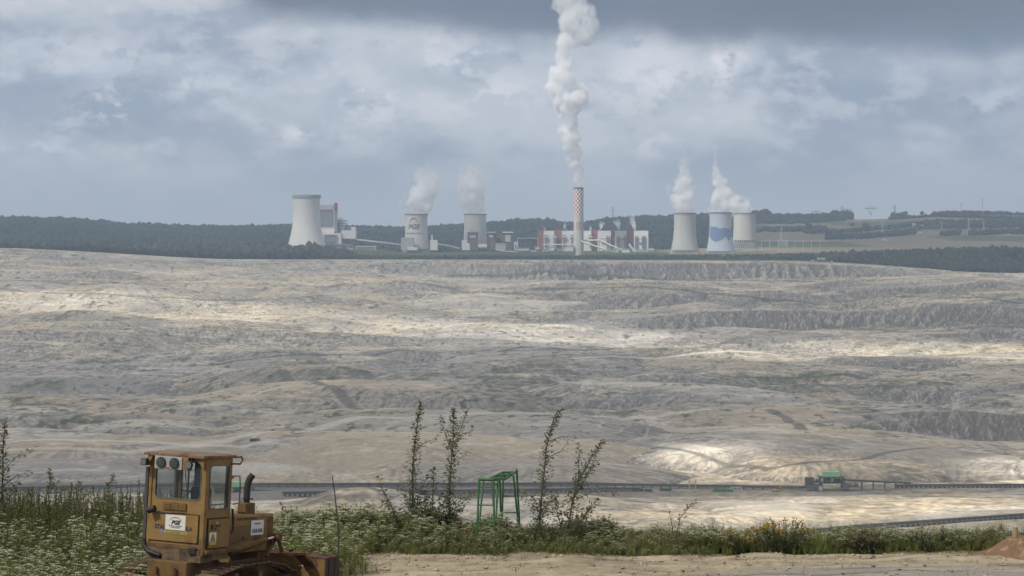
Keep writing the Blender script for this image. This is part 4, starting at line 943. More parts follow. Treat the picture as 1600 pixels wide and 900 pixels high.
for i, (px, pts, w, d, lab) in enumerate(((993, [(992, 359), (991, 353), (988, 346), (988, 339), (983, 337)], [4, 7, 8, 8, 6], .2, 'largest white puff over the right end of the boiler hall'), (967, [(967.5, 359), (966, 353), (965, 347), (961, 345)], [3, 5, 10, 8], .2, 'mushroom shaped white puff over the boiler hall'),
        (939, [(939.5, 358), (939, 353), (940, 349), (944, 349)], [2.5, 5, 8, 4], .18, 'small white puff with a flat top over the boiler hall'), (882, [(882, 357), (882.5, 351), (883, 347)], [4, 4, 3.5], .15, 'slim white puff left of the chimney'), (923, [(922.5, 359), (922.5, 354)], [3, 4], .15, 'tiny white puff just right of the chimney'), (852, [(852, 359), (850, 355), (845, 352)], [4, 4, 3], .035, 'faint puff over the left end of the boiler hall'))):
    plume_px(lab, px, 360, 6085, pts, w, d, 40+i, name='steam_puff', nz=.12, lo=.25, hi=.45, step=.3, voxel=1.1)
# ================================================================== belts and machines in the pit
BELT = mat('belt_rubber', (0.12, 0.122, 0.13), .8, var=.2, vscale=.3)
STEELG = mat('grey_green_steel', (0.115, 0.135, 0.11), .7, var=.25, vscale=.4)
STEELD = mat('dusty_steel', (0.17, 0.175, 0.185), .8, var=.2, vscale=.3)
GRN = mat('light_green_sheet', (0.30, 0.55, 0.33), .5, var=.08, vscale=.4)
GRN2 = mat('green_tarp', (0.05, 0.20, 0.075), .8, var=.25, vscale=.6)
YEL = mat('yellow_paint', (0.65, 0.45, 0.05), .6)
ORA = mat('orange_paint', (0.45, 0.24, 0.10), .6)
BLU = mat('blue_paint', (0.12, 0.20, 0.36), .6)
WHT = mat('dusty_white', (0.55, 0.55, 0.53), .7, var=.1, vscale=.4)
def conveyor(label, path, ns, h=1.7, m=BELT):
    P = [Vector(p) for p in path]; root = empty('belt_conveyor', P[0], 0, label, 'conveyor', 'belt conveyors across the pit'); o0 = P[0]
    L = [0]
    for a, b_ in zip(P[:-1], P[1:]): L.append(L[-1] + (b_-a).length)
    def pos(t):
        d = t*L[-1]; k = max(i for i in range(len(P)-1) if L[i] <= d + 1e-6); return P[k].lerp(P[k+1], (d-L[k])/(L[k+1]-L[k])), (P[k+1]-P[k]).normalized()
    for nm, z0, z1, w, mm in (('belt', h, h+.55, 1.3, m), ('frame_rail', h*.45, h*.80, 1.5, STEELD), ('cover_strip', h+.48, h+.72, .9, STEELG)):
        mb = MB()
        for a, b_ in zip(P[:-1], P[1:]):
            d = b_-a; q = d.to_track_quat('X', 'Z').to_matrix().to_4x4(); mb.box(-.01, d.length+.01, -w, w, z0, z1, Matrix.Translation(a-o0) @ q)
        mb.build(nm, mm, root)
    mb = MB(); mb.box(-.45, .45, -1.4, 1.4, -.8, h-.01); first = None
    for i in range(ns):
        p, d = pos((i+.5)/ns)
        if first is None: first = mb.build('support', STEELD, root); o = first
        else: o = first.copy(); COL.objects.link(o); o.parent = root
        o.location = p-o0; o.rotation_euler = (0, 0, math.atan2(d.y, d.x))
    return root
def sub(path, x0, x1):
    """part of a bench path between two photo columns"""
    out = []
    P = [Vector(p) for p in path]; px = [800 + p.x/p.y*F for p in P]
    for X in sorted(set([x0, x1] + [x for x in px if x0 < x < x1])):
        k = max(i for i in range(len(P)-1) if px[i] <= X + 1e-6); out.append(P[k].lerp(P[k+1], (X-px[k])/(px[k+1]-px[k])))
    return out
conveyor('longest belt conveyor running the whole width left of the green roofed station', sub(CONV['long'], -150, 1258), 100)
conveyor('belt conveyor leading off right from the green roofed station', sub(CONV['right'], 1400, 1750), 48)
conveyor('belt conveyor closer and parallel to the longest one, left half', sub(CONV['lower'], 440, 1000), 70)
conveyor('nearest belt conveyor climbing toward the right edge', sub(CONV['near'], 1262, 1750), 60, 1.9, mat('green_grey_belt', (.10, .12, .12), .8, var=.2, vscale=.3))
def station(px, py, Y, label, k=1.0):
    """tall portal with a green roof on crawler beams, drive blocks both ends and a boom sloping down to the belt"""
    o = at(px, py, Y); root = empty('transfer_station', o, 0, label, 'transfer station', 'green roofed transfer stations'); s = Y/F*k
    def B(nm, m, x0, x1, z0, z1, y0=-3, y1=3): mb = MB(); mb.box(x0*s, x1*s, y0, y1, z0*s, z1*s); return mb.build(nm, m, root)
    B('roof', GRN, -15, 11, 19, 26.5, -3.4, 3.4)
    B('deck', STEELG, -21, 18, 16.6, 18.9, -3.6, 3.6); B('lower_deck', STEELG, -20, 20, 8, 9.6, -3.5, 3.5)
    B('machine_house', STEELD, -13, -2, 9.8, 15.5, -2, 2); B('machine_house', STEELG, 3, 14, 9.8, 14.6, -2, 2)
    for x in (-19, -12, -4, 4, 11, 17.5):
        for y in (-3.2, 3.0): mb = MB(); mb.box(x*s-.3, x*s+.3, y, y+.4, 9.6*s, 16.6*s); mb.build('post', STEELG, root)
    for x in (-15, 10): mb = MB(); mb.tube([(x*s, -3.3, 9.6*s), ((x+7)*s, -3.3, 16.6*s)], .25, 4); mb.build('brace', STEELG, root)
    B('drive_block', STEELG, -42, -29, 8, 17.5, -2.5, 2.5); B('link_beam', STEELG, -29, -20, 9, 11.5, -1.2, 1.2); B('motor', BLU, -25, -22, 11.6, 14.6, -1.6, .5); B('motor', ORA, -30.5, -27.5, 11.6, 14, -3.0, -2.6)
    B('crawler_beam', STEELD, -42, -15, 0, 6.5, -4, 4); B('ballast', WHT, -22, -17, -2, 4, -6, -4.5); B('skid', STEELD, 15, 26, 0, 8, -4, 4)
    B('drive_cabin', ORA, 27, 33, 4, 8.2, -3, 2); B('electric_box', BLU, 35.5, 40, 4, 8.2, -3, 2); B('walkway', STEELG, 26, 42, 2.4, 3.9, -3.4, 2.4)
    mb = MB(); a = Vector((17*s, 0, 13.5*s)); b_ = Vector((140*s*.9, 8, 2.4)); d = b_-a; q = d.to_track_quat('X', 'Z').to_matrix().to_4x4()
    mb.box(0, d.length, -1.2, 1.2, -.5, .5, Matrix.Translation(a) @ q); mb.build('boom', STEELG, root)
    for t in (.28, .45, .62, .78, .92): p = a.lerp(b_, t); mb = MB(); mb.box(p.x-.35, p.x+.35, p.y-1, p.y+1, -1, p.z-.4); mb.build('boom_leg', STEELD, root)
    return root
station(1300, 763, 1450, 'transfer station with light green roof standing on the open pale ground at right')
station(378, 779, 1445, 'transfer station with light green roof seen behind the exhaust pipe of the bulldozer')
# odds and ends
def P_(px, py): p = hit(px, py); p.z -= .3; return p
p = P_(1130, 769); root = empty('tarpaulin_heap', p, 0, 'green tarpaulin covered heap beside the long conveyor', 'tarpaulin heap')
mb = MB(); rg = random.Random(3)
for i in range(7): x = -5 + i*1.6; mb.prism([(-2.2, 0), (2.2, 0), (1.3, 1.5+rg.random()*.9), (-1.0, 1.7+rg.random()*.9)], x-.9, x+.9, 'x')
mb.build('tarpaulin', GRN2, root)
root = empty('open_frame', P_(1150, 769), 0, 'empty white tubular frame right of the green tarpaulin heap', 'frame'); mb = MB()
for x in (-3, -1, 1, 3): mb.tube([(x, -1, 0), (x, -1, 3.4)], .14, 5); mb.tube([(x, 1, 0), (x, 1, 3.4)], .14, 5)
for z in (.8, 3.3): mb.tube([(-3, -1, z), (3, -1, z)], .12, 5); mb.tube([(-3, 1, z), (3, 1, z)], .12, 5)
mb.build('tube_frame', WHT, root)
for px, lab in ((1077, 'left of two yellow posts standing over the conveyor'), (1087, 'right of two yellow posts standing over the conveyor')):
    root = empty('yellow_post', P_(px, 765), 0, lab, 'post', 'yellow posts at the conveyor'); mb = MB(); mb.box(-.3, .3, -.3, .3, 0, 6.6); mb.build('post_shaft', YEL, root); mb = MB(); mb.box(-.6, .6, -.6, .6, 0, .5); mb.build('foot', YEL, root)
p = P_(398, 690); root = empty('container', p, .1, 'small dark green container alone on the grey slope', 'container'); mb = MB(); mb.box(-3.6, 3.6, -1.3, 1.3, 0, 2.5); mb.build('box_body', mat('dark_green_paint', (.05, .11, .08), .7), root); mb = MB(); mb.box(-3.7, 3.7, -1.4, 1.4, 2.52, 2.7); mb.build('roof', STEELG, root); mb = MB(); mb.box(1.2, 3.0, -1.36, -1.31, .2, 2.3); mb.build('door', STEELD, root)
p = P_(1212, 768); root = empty('excavator', p, .3, 'tiny yellow excavator right of the tarpaulin heap', 'excavator')
mb = MB(); mb.box(-2, 2, -1.4, -.8, 0, .8); mb.build('track', STEELD, root); mb = MB(); mb.box(-2, 2, .8, 1.4, 0, .8); mb.build('track', STEELD, root)
mb = MB(); mb.box(-1.6, 1.6, -1.2, 1.2, .82, 1.9); mb.build('body', YEL, root); mb = MB(); mb.box(.2, 1.5, -1.1, 0, 1.92, 2.8); mb.build('cab', BELT, root); mb = MB(); mb.tube([(1.2, .5, 1.6), (3.6, .5, 3.4), (5.2, .5, .7)], .22, 6); mb.build('arm', YEL, root)
p = P_(107, 762); root = empty('truck', p, 0, 'tiny orange truck on the dark road at far left', 'truck')
mb = MB(); mb.box(-4, 1.6, -1.2, 1.2, 1.0, 2.6); mb.build('cargo_bed', ORA, root); mb = MB(); mb.box(1.8, 3.8, -1.15, 1.15, .7, 2.9); mb.build('cab', WHT, root)
for x in (-3, -1.6, 2.8):
    for y in (-1.2, .9): mb = MB(); mb.disc((x, y, .5), (0, 1, 0), .5, .3, 12); mb.build('wheel', BELT, root)
for px, py, w, lab in ((607, 775, 9, 'long white container among grey heaps below the left conveyors'), (997, 768, 6, 'green roofed cabin just under the long conveyor'), (1013, 769, 5, 'faint grey-green cabin under the long conveyor, right of the green one'), (1040, 768, 7, 'long low green cabin under the long conveyor near the yellow posts')):
    p = P_(px, py); root = empty('site_cabin', p, RNG.uniform(-.1, .1), lab, 'cabin', 'site cabins by the belts'); g = 'green' in lab
    mb = MB(); mb.box(-w/2, w/2, -1.2, 1.2, 0, 1.9); mb.build('wall', STEELG if g else WHT, root); mb = MB(); mb.box(-w/2-.2, w/2+.2, -1.4, 1.4, 1.92, 2.15); mb.build('roof', GRN2 if g else WHT, root); mb = MB(); mb.box(-w*.3, -w*.3+.9, -1.24, -1.2, .1, 1.7); mb.build('door', STEELD, root)
# machine on the far rim
p = at(1283, 404, 5060); p.z = float(Hq(np.array([p.x]), np.array([5060.]))[0]); root = empty('spreader', p, 0, 'pale green spreader machine on the far pit rim below the trees', 'spreader'); s = 5060/F
for nm, m, x0, x1, z0, z1 in (('cabin', GRN, -6, -1, 3.5, 7), ('cabin', GRN, .5, 6, 3.5, 7), ('deck', STEELG, -9, 9, 2.3, 3.4), ('crawler', STEELD, -12, 12, -1, 2.0), ('counterweight', WHT, -16, -10, 1.2, 3), ('drive', WHT, 15, 18, 0, 2)):
    mb = MB(); mb.box(x0*s, x1*s, -4, 4, z0*s, z1*s); mb.build(nm, m, root)
mb = MB(); mb.tube([(6*s, 0, 6*s), (16*s, 0, 1.5*s)], .7, 5); mb.tube([(-8*s, 0, 3*s), (-15*s, 0, 2.4*s)], .7, 5); mb.build('boom', STEELG, root)
p = at(312, 432, 4400); p = hit(269*1.0, 427, 3000); root = empty('dead_tree', p, 0, 'lone dark leaning bush on the upper left slope', 'shrub'); mb = MB(); mb.tube([(0, 0, -1), (.3, 0, 5), (-1.5, 0, 9)], [.7, .6, .4], 5); mb.build('trunk', mat('bark', (.1, .08, .06)), root); mb = MB()
for i in range(9): c = Vector((rg.uniform(-3.5, 2.5), rg.uniform(-1.5, 1.5), 9+rg.uniform(-1.5, 2))); v, f = BV[i % 8]; mb.add([Vector(q)*1.4 + c for q in v], [tuple(int(a) for a in t) for t in f])
mb.build('foliage', mat('dark_leaf', (.035, .045, .025)), root)
# ================================================================== the bulldozer
OCH = mat('weathered_ochre_paint', (0.225, 0.145, 0.055), .62, var=.30, vscale=1.6, col2=(0.105, 0.062, 0.030), c2lo=.50, c2hi=.72, bump=.25, bscale=30, spec=.25)
OCH2 = mat('dusty_ochre_paint', (0.145, 0.088, 0.038), .8, var=.3, vscale=2.5, col2=(0.095, 0.058, 0.032), c2lo=.45, c2hi=.62, bump=.5, bscale=40, spec=.2)
RUST = mat('rusty_steel', (0.135, 0.066, 0.036), .85, var=.45, vscale=3.0, col2=(0.055, 0.035, 0.028), c2lo=.46, c2hi=.60, bump=.6, bscale=45, spec=.2)
MUD = mat('dry_mud_on_steel', (0.150, 0.112, 0.074), .95, var=.35, vscale=4, col2=(0.060, 0.045, 0.034), c2lo=.46, c2hi=.62, bump=.8, bscale=30, spec=.1)
BLK = mat('black_rubber', (0.018, 0.018, 0.020), .55)
DRK = mat('dark_gap', (0.022, 0.018, 0.014), .9)
CHR = mat('chromed_rod', (0.62, 0.62, 0.62), .22, 1.0)
STKW = mat('white_sticker', (0.60, 0.61, 0.58), .5, var=.08, vscale=6)
STKY = mat('yellow_sticker', (0.42, 0.40, 0.14), .5)
REDP = mat('red_lamp_plastic', (0.40, 0.04, 0.03), .3)
GREYP = mat('grey_interior', (0.16, 0.165, 0.17), .7)
VINYL = mat('dark_seat_vinyl', (0.035, 0.030, 0.032), .5)
GL = bpy.data.materials.new('window_glass'); GL.use_nodes = True; nt = GL.node_tree; nt.nodes.clear()
o_ = nt.nodes.new('ShaderNodeOutputMaterial'); mx = nt.nodes.new('ShaderNodeMixShader'); tr = nt.nodes.new('ShaderNodeBsdfTransparent'); gl = nt.nodes.new('ShaderNodeBsdfGlossy')
tr.inputs[0].default_value = (.93, .95, .95, 1); gl.inputs['Roughness'].default_value = .08; lw = nt.nodes.new('ShaderNodeLayerWeight'); lw.inputs[0].default_value = .25
nt.links.new((E(nt, lw.outputs['Fresnel'])*.35+.02).v, mx.inputs[0]); nt.links.new(tr.outputs[0], mx.inputs[1]); nt.links.new(gl.outputs[0], mx.inputs[2]); nt.links.new(mx.outputs[0], o_.inputs['Surface'])
# local axes: x to the machine's right, y forward, z up; rear wall of the cab at y = 0
TH = R(-26)
BD = empty('bulldozer', (0, 0, 0), TH, 'old ochre tracked bulldozer with boxy glazed cab standing in white flowers', 'bulldozer')
_corner = at(309.5, 800, 52.6)                       # near right rear corner of the cab
_off = Matrix.Rotation(TH, 3, 'Z') @ Vector((0.725, 0, 0))
BD.location = (_corner.x-_off.x, _corner.y-_off.y, GZ)
BD.rotation_euler = (R(-3.6), R(1.3), TH)         # stands nose down on the edge
def bz(py, Y=52.6): return at(324, py, Y).z - GZ
cw = 0.725; zr = bz(711); z_sk = bz(858); L = 1.08
def frame_xz(mb, x0, x1, z0, z1, X0, X1, Z0, Z1, y0, y1):
    """rectangular plate X0..X1 with an opening x0..x1"""
    mb.box(X0, x0, y0, y1, Z0, Z1); mb.box(x1, X1, y0, y1, Z0, Z1); mb.box(x0, x1, y0, y1, Z0, z0); mb.box(x0, x1, y0, y1, z1, Z1)
def rrect(x0, x1, z0, z1, r, n=4):
    pts = []
    for cx, cz, a0 in ((x1-r, z1-r, 0), (x0+r, z1-r, 90), (x0+r, z0+r, 180), (x1-r, z0+r, 270)):
        for i in range(n+1): a = R(a0+90*i/n); pts.append((cx+r*math.cos(a), cz+r*math.sin(a)))
    return pts
def ring(mb, outer, inner, a, b_, axis):
    n = len(outer); P = {'y': lambda p, t: (p[0], t, p[1]), 'x': lambda p, t: (t, p[0], p[1])}[axis]
    vs = [P(p, a) for p in outer]+[P(p, a) for p in inner]+[P(p, b_) for p in outer]+[P(p, b_) for p in inner]; fs = []
    for i in range(n):
        j = (i+1) % n; fs += [(i, j, n+j, n+i), (2*n+i, 2*n+j, 3*n+j, 3*n+i), (i, j, 2*n+j, 2*n+i), (n+i, n+j, 3*n+j, 3*n+i)]
    mb.add(vs, fs)
def slab_hole(mb, X0, X1, Z0, Z1, hole, a, b_, axis):
    """plate with a round-cornered opening: outer rectangle sampled to match the hole"""
    n = len(hole); cx = sum(p[0] for p in hole)/n; cz = sum(p[1] for p in hole)/n; out = []
    for p in hole:
        dx_, dz_ = p[0]-cx, p[1]-cz; t = min((((X1-cx) if dx_ > 0 else (X0-cx))/dx_) if abs(dx_) > 1e-6 else 9e9, (((Z1-cz) if dz_ > 0 else (Z0-cz))/dz_) if abs(dz_) > 1e-6 else 9e9); out.append((cx+dx_*t, cz+dz_*t))
    # push the nearest samples into the corners
    for C_ in ((X0, Z0), (X1, Z0), (X0, Z1), (X1, Z1)):
        k = min(range(n), key=lambda i: (out[i][0]-C_[0])**2+(out[i][1]-C_[1])**2); out[k] = C_
    ring(mb, out, hole, a, b_, axis)
zw0, zw1 = bz(783), bz(737); zp1 = bz(806); zp0 = bz(849)
# --- cab shell
body = MB()
rearhole = rrect(-cw+.13, cw-.10, zw0, zr-.16, .10)
slab_hole(body, -cw, cw, bz(803), zr-.08, rearhole, 0, .06, 'y')
sidehole = rrect(.17, L-.10, bz(797), bz(727), .09)
slab_hole(body, .065, L, bz(806), zr-.08, sidehole, cw-.06, cw, 'x')
slab_hole(body, .065, L, bz(806), zr-.08, sidehole, -cw, -cw+.06, 'x')
fronthole = rrect(-cw+.12, cw-.12, bz(800), zr-.2, .08); slab_hole(body, -cw+.061, cw-.061, bz(845), zr-.08, fronthole, L-.06, L-.001, 'y')
body.box(-cw, cw, 0, .06, z_sk, bz(803)-.001)                   # rear lower wall
body.box(cw-.06, cw, .065, L, 1.22, bz(806)-.001); body.box(-cw, -cw+.06, .065, L, 1.22, bz(806)-.001)
body.box(-cw+.061, cw-.061, .061, L-.061, 1.3, 1.36)
CAB = body.build('cab', OCH, BD, smooth=R(30))
# roof with overhang, gutter and lifting eye
mb = MB(); o1 = [(-cw-.10, -.16), (cw+.04, -.16), (cw+.04, L+.10), (-cw-.10, L+.10)]; o2 = [(-cw+.02, .02), (cw-.06, .02), (cw-.06, L-.04), (-cw+.02, L-.04)]
vs = [(x, y, zr-.075) for x, y in o1] + [(x, y, zr-.01) for x, y in o1] + [(x, y, zr+.015) for x, y in o2]
mb.add(vs, [(3, 2, 1, 0), (0, 1, 5, 4), (1, 2, 6, 5), (2, 3, 7, 6), (3, 0, 4, 7), (4, 5, 9, 8), (5, 6, 10, 9), (6, 7, 11, 10), (7, 4, 8, 11), (8, 9, 10, 11)])
ROOF = mb.build('roof', mat('rusty_edged_roof_paint', (0.17, 0.115, 0.075), .75, var=.35, vscale=2.5, col2=(.10, .045, .025), c2lo=.5, c2hi=.6), BD, bevel=.008)
mb = MB(); mb.tube([(cw+.05, L+.02, zr-.06), (cw+.05, L+.28, zr-.05), (cw+.05, L+.33, zr-.13), (cw+.05, L+.24, zr-.21), (cw+.02, L-.1, zr-.2)], .022, 7); mb.build('lifting_eye', RUST, ROOF)
mb = MB(); mb.prism([(-cw-.0, zr-.08), (-cw+.13, zr-.08), (-cw+.0, zr-.3)], -.13, .0, 'y'); mb.build('roof_bracket', OCH, ROOF)
mb = MB(); mb.prism([(cw, zr-.08), (cw-.22, zr-.08), (cw-.0, zr-.3)], -.09, .0, 'y'); mb.build('roof_bracket', OCH, ROOF)
# gaskets and panes
def window(nm, hole, a, b_, axis, inn=.022):
    n = len(hole); cx = sum(p[0] for p in hole)/n; cz = sum(p[1] for p in hole)/n
    inner = [(cx+(p[0]-cx)*(1-inn*2/(max(q[0] for q in hole)-min(q[0] for q in hole))*1.0), cz+(p[1]-cz)*(1-inn*2/(max(q[1] for q in hole)-min(q[1] for q in hole)))) for p in hole]
    mb = MB(); ring(mb, hole, inner, a, b_, axis); g = mb.build(nm, mat('pale_rubber_gasket', (.11, .12, .12), .6), CAB)
    mb = MB(); mb.prism(inner, (a+b_)/2-.003, (a+b_)/2+.003, axis); mb.build('pane', GL, CAB); return g
window('rear_window_gasket', rearhole, -.012, .05, 'y'); window('side_window_gasket', sidehole, cw-.04, cw+.012, 'x'); window('side_window_gasket', sidehole, -cw-.012, -cw+.04, 'x'); window('front_window_gasket', fronthole, L-.05, L+.012, 'y')
mb = MB(); mb.box(cw-.035, cw-.015, .19, L-.12, bz(789)-.01, bz(789)+.015); mb.build('window_bar', GREYP, CAB)
# lower rear panel (slightly proud) with dark gap round it
mb = MB(); mb.box(-cw+.03, cw-.09, -.006, -.001, zp0-.02, zp1+.02); mb.build('panel_gap', DRK, CAB)
mb = MB(); mb.prism(rrect(-cw+.055, cw-.115, zp0, zp1, .03), -.035, -.007, 'y'); PAN = mb.build('rear_panel', OCH, CAB, smooth=R(30))
mb = MB(); mb.box(-cw-.01, cw, -.03, .0, z_sk-.02, z_sk+.06); mb.build('rear_sill', OCH2, CAB)
mb = MB(); mb.box(-.33, .28, -.02, -.001, bz(800), bz(789)); v_ = mb.build('vent_grille', mat('dark_ochre', (.11, .055, .02), .8), CAB)
for i in range(3):
    for j in range(4): mb = MB(); x0 = -.32+.2*i; z0 = bz(799.3)+.035*j; mb.box(x0, x0+.185, -.034, -.021, z0, z0+.02); mb.build('louvre', OCH, v_)
mb = MB(); mb.box(-.02, .02, -.03, -.001, 0, .01)
# right side: door lower part, gap, post, rocker
zdt, zdb = bz(812), bz(857)
mb = MB(); mb.box(cw+.001, cw+.006, .14, L-.06, zdb-.02, zdt+.03); mb.build('door_gap', DRK, CAB)
mb = MB(); mb.box(cw+.007, cw+.034, .19, .62, zdb, zdt); DOOR = mb.build('door', OCH, CAB, bevel=.006)
mb = MB(); mb.box(cw+.007, cw+.028, .63, L-.08, zdb, zdt); mb.build('side_panel', OCH, CAB, bevel=.006)
mb = MB(); mb.tube([(cw+.04, .48, bz(822)), (cw+.08, .48, bz(823)), (cw+.08, .60, bz(820))], .013, 6); mb.build('handle', BLK, DOOR)
mb = MB(); mb.prism([(x, z) for x, z in rrect(.42, .50, bz(829), bz(824.5), .03)], cw+.036, cw+.05, 'x'); mb.build('red_patch', mat('dull_red_paint', (.16, .05, .035), .7), DOOR)
mb = MB(); mb.box(cw+.035, cw+.039, .46, .58, bz(819), bz(816.3)); mb.build('yellow_label', STKY, DOOR)
mb = MB(); mb.box(cw+.035, cw+.038, .26, .36, bz(828), bz(820)); mb.build('keyhole_plate', DRK, DOOR)
mb = MB(); mb.box(cw+.035, cw+.039, .22, .50, bz(848), bz(832)); W_ = mb.build('warning_sticker', STKW, DOOR)
mb = MB(); mb.prism([(.25, bz(847)), (.47, bz(847)), (.36, bz(833.5))], cw+.040, cw+.042, 'x'); mb.build('warning_triangle', INK, W_)
mb = MB(); mb.prism([(.29, bz(846.3)), (.43, bz(846.3)), (.36, bz(837))], cw+.043, cw+.045, 'x'); mb.build('warning_triangle_field', mat('warning_yellow', (.55, .45, .03), .5), W_)
mb = MB(); mb.box(cw+.046, cw+.048, .345, .375, bz(844.8), bz(840)); mb.build('warning_mark', INK, W_)
mb = MB(); mb.box(cw+.035, cw+.038, .24, .50, bz(851.5), bz(849)); mb.build('yellow_label', mat('warning_yellow', (.55, .45, .03)), DOOR)
mb = MB(); mb.box(cw-.02, cw+.03, -.02, .10, z_sk-.04, zr-.09); mb.build('corner_post', OCH, CAB, bevel=.012)
mb = MB(); mb.box(-cw-.02, -cw+.06, -.03, .05, z_sk+.02, zr-.30); mb.build('corner_post', OCH, CAB, bevel=.012)
mb = MB(); mb.box(-cw-.10, -cw-.025, -.05, .02, z_sk+.1, zr-.34); mb.build('cable_duct', mat('dark_grey_duct', (.05, .05, .055), .7), CAB)
mb = MB(); mb.tube([(-cw-.06, -.03, z_sk+.14), (-cw-.05, -.05, z_sk-.02), (-cw+.12, -.09, z_sk-.14), (-cw+.40, -.09, z_sk-.20), (-cw+.46, .1, z_sk-.22)], .055, 10); mb.build('hose', BLK, BD, smooth=R(60))
mb = MB(); mb.box(cw-.30, cw-.10, -.10, .02, z_sk-.12, z_sk+.02); mb.build('tail_lamp', BLK, BD, bevel=.01)
mb = MB(); mb.box(cw-.06, cw+.06, -.06, .10, z_sk-.14, z_sk-.03); mb.build('mount_block', OCH2, BD, bevel=.008)
# fan box with two round blowers above the rear window, work lamps
zf1, zf0 = bz(716), bz(736)
mb = MB(); mb.box(-.50, .22, -.20, -.001, zf0, zf1); FB = mb.build('fan_box', mat('grey_box_paint', (.30, .31, .31), .6, var=.1, vscale=3), BD, bevel=.008)
mb = MB(); mb.box(.225, .36, -.17, -.001, zf0-.01, zf1); mb.build('bracket', OCH, BD, bevel=.006)
for cx in (-.315, .03):
    cz = (zf0+zf1)/2
    mb = MB(); mb.disc((cx, -.24, cz), (0, 1, 0), .118, .06, 28); f_ = mb.build('blower', BLK, FB, smooth=R(40))
    mb = MB(); mb.disc((cx, -.255, cz), (0, 1, 0), .045, .03, 16); mb.build('hub', mat('dark_grey_plastic', (.06, .06, .07), .35), FB)
    for k in range(10):
        a = k*math.pi/5; mb = MB(); mb.box(.05, .108, -.252, -.242, -.006, .006, Matrix.Translation((cx, 0, cz)) @ Matrix.Rotation(a, 4, 'Y')); mb.build('fin', GREYP, f_)
mb = MB(); mb.box(-.18, -.10, -.215, -.201, zf0+.01, zf0+.045); mb.build('red_label', REDP, FB)
mb = MB(); mb.box(.12, .21, -.205, -.2005, zf1-.06, zf1-.02); mb.build('green_label', mat('pale_green_label', (.30, .45, .33), .5), FB)
def lamp(x, z, r, square=False):
    mb = MB()
    if square: mb.prism(rrect(x-r, x+r, z-r, z+r, r*.35), -.26, -.16, 'y')
    else: mb.tube([(x, -.25, z), (x, -.20, z), (x, -.12, z)], [r, r*.95, r*.5], 20)
    h_ = mb.build('headlight', BLK, BD, smooth=R(40)); mb = MB()
    if square: mb.prism(rrect(x-r*.8, x+r*.8, z-r*.8, z+r*.8, r*.3), -.268, -.261, 'y')
    else: mb.disc((x, -.259, z), (0, 1, 0), r*.85, .008, 20)
    mb.build('lens', mat('lamp_lens', (.13, .135, .135), .3), h_); mb = MB(); mb.tube([(x, -.17, z), (x, -.10, z+r*1.1), (x, -.05, z+r*1.4)], .014, 6); mb.build('lamp_arm', BLK, h_); return h_
lamp(-cw-.03, bz(727), .075, True); lamp(.42, bz(727), .095)
mb = MB(); mb.tube([(-cw+.10, -.16, bz(803)), (-cw+.26, -.14, bz(799))], .075, 14); mb.build('headlight', BLK, BD, smooth=R(40))
mb = MB(); mb.tube([(-cw+.3, -.05, bz(806)+.0), (.3, -.05, bz(803))], .012, 6); mb.build('rail', BLK, BD)
# inside: seat, post, pillar, lever, wiper
mb = MB(); mb.prism(rrect(.03, .50, 1.75, bz(764), .06), .50, .62, 'y'); mb.box(.05, .50, .55, 1.0, 1.72, 1.85); mb.build('seat', VINYL, CAB, smooth=R(40))
mb = MB(); mb.box(-.16, .06, .9, 1.1, 1.4, zr-.1); mb.build('inner_pillar', mat('grey_pillar', (.13, .155, .175), .5), CAB)
for x, y in ((-.50, 1.15), (-.22, 1.16)): mb = MB(); mb.box(x, x+.03, y, y+.03, 1.6, zr-.12); mb.build('front_pillar', BLK if x < -.4 else WHT, CAB)
mb = MB(); mb.box(-.62, -.2, 1.1, 1.14, zw0+.10, zw0+.14); mb.build('cross_bar', GREYP, CAB)
mb = MB(); mb.tube([(.20, -.02, zf0), (.24, -.025, bz(755)), (.34, -.03, bz(772))], .010, 5); mb.build('wiper', BLK, CAB)
mb = MB(); mb.box(-.05, .5, .1, .45, 1.37, 1.62); mb.box(.55, .68, .5, 1.1, 1.37, 1.78); mb.build('console', GREYP, CAB)
mb = MB(); mb.tube([(.6, .9, 1.7), (.55, .8, 2.05)], .02, 6); mb.build('lever', BLK, CAB)
# lettering on the panel
def text_on(txt, size, loc, rz, m, par, bold=.02, shear=0, sx=1.0, name='lettering'):
    me = text_mesh(txt, size, bold*size, shear, .0015); o = link(name, me, m, par); o.location = loc; o.rotation_euler = (math.pi/2, 0, rz); o.scale = (sx, 1, 1); return o
zt_ = bz(828)
text_on('STALOWA WOLA', .130, (-.02, -.037, zt_), 0, INK, PAN, .05, 0, .94)
mb = MB(); mb.box(-.24, .29, -.043, -.0385, bz(831), bz(807.5)); S_ = mb.build('sticker', STKW, PAN)
text_on('PGE', .125, (.03, -.0465, bz(819.5)), 0, INK, S_, .05, .35)
mb = MB()
for k in range(18):
    a0, a1 = math.pi*(.17+.66*k/18), math.pi*(.17+.66*(k+1)/18); w = .014*math.sin(math.pi*(k+.5)/18)+.003
    Q = lambda a, r: (.03+r*math.cos(a)*.20, -.046, bz(823)+r*math.sin(a)*.155)
    mb.add([Q(a0, 1), Q(a1, 1), Q(a1, 1+w*6), Q(a0, 1+w*6)], [(0, 1, 2, 3)])
mb.build('logo_arc', mat('arc_brown', (.14, .05, .04), .6), S_)
text_on('Gornictwo i Energetyka', .036, (.03, -.0465, bz(824.6)), 0, INK, S_, .0)
text_on('Konwencjonalna', .034, (.03, -.0465, bz(827)), 0, INK, S_, .0)
mb = MB(); mb.box(-.36, .33, -.0405, -.036, bz(837.3), bz(832.6)); K_ = mb.build('sticker', STKY, PAN)
mb = MB(); mb.box(-.355, -.25, -.043, -.041, bz(837), bz(832.9)); mb.build('blue_emblem', mat('emblem_blue', (.12, .18, .42), .5), K_)
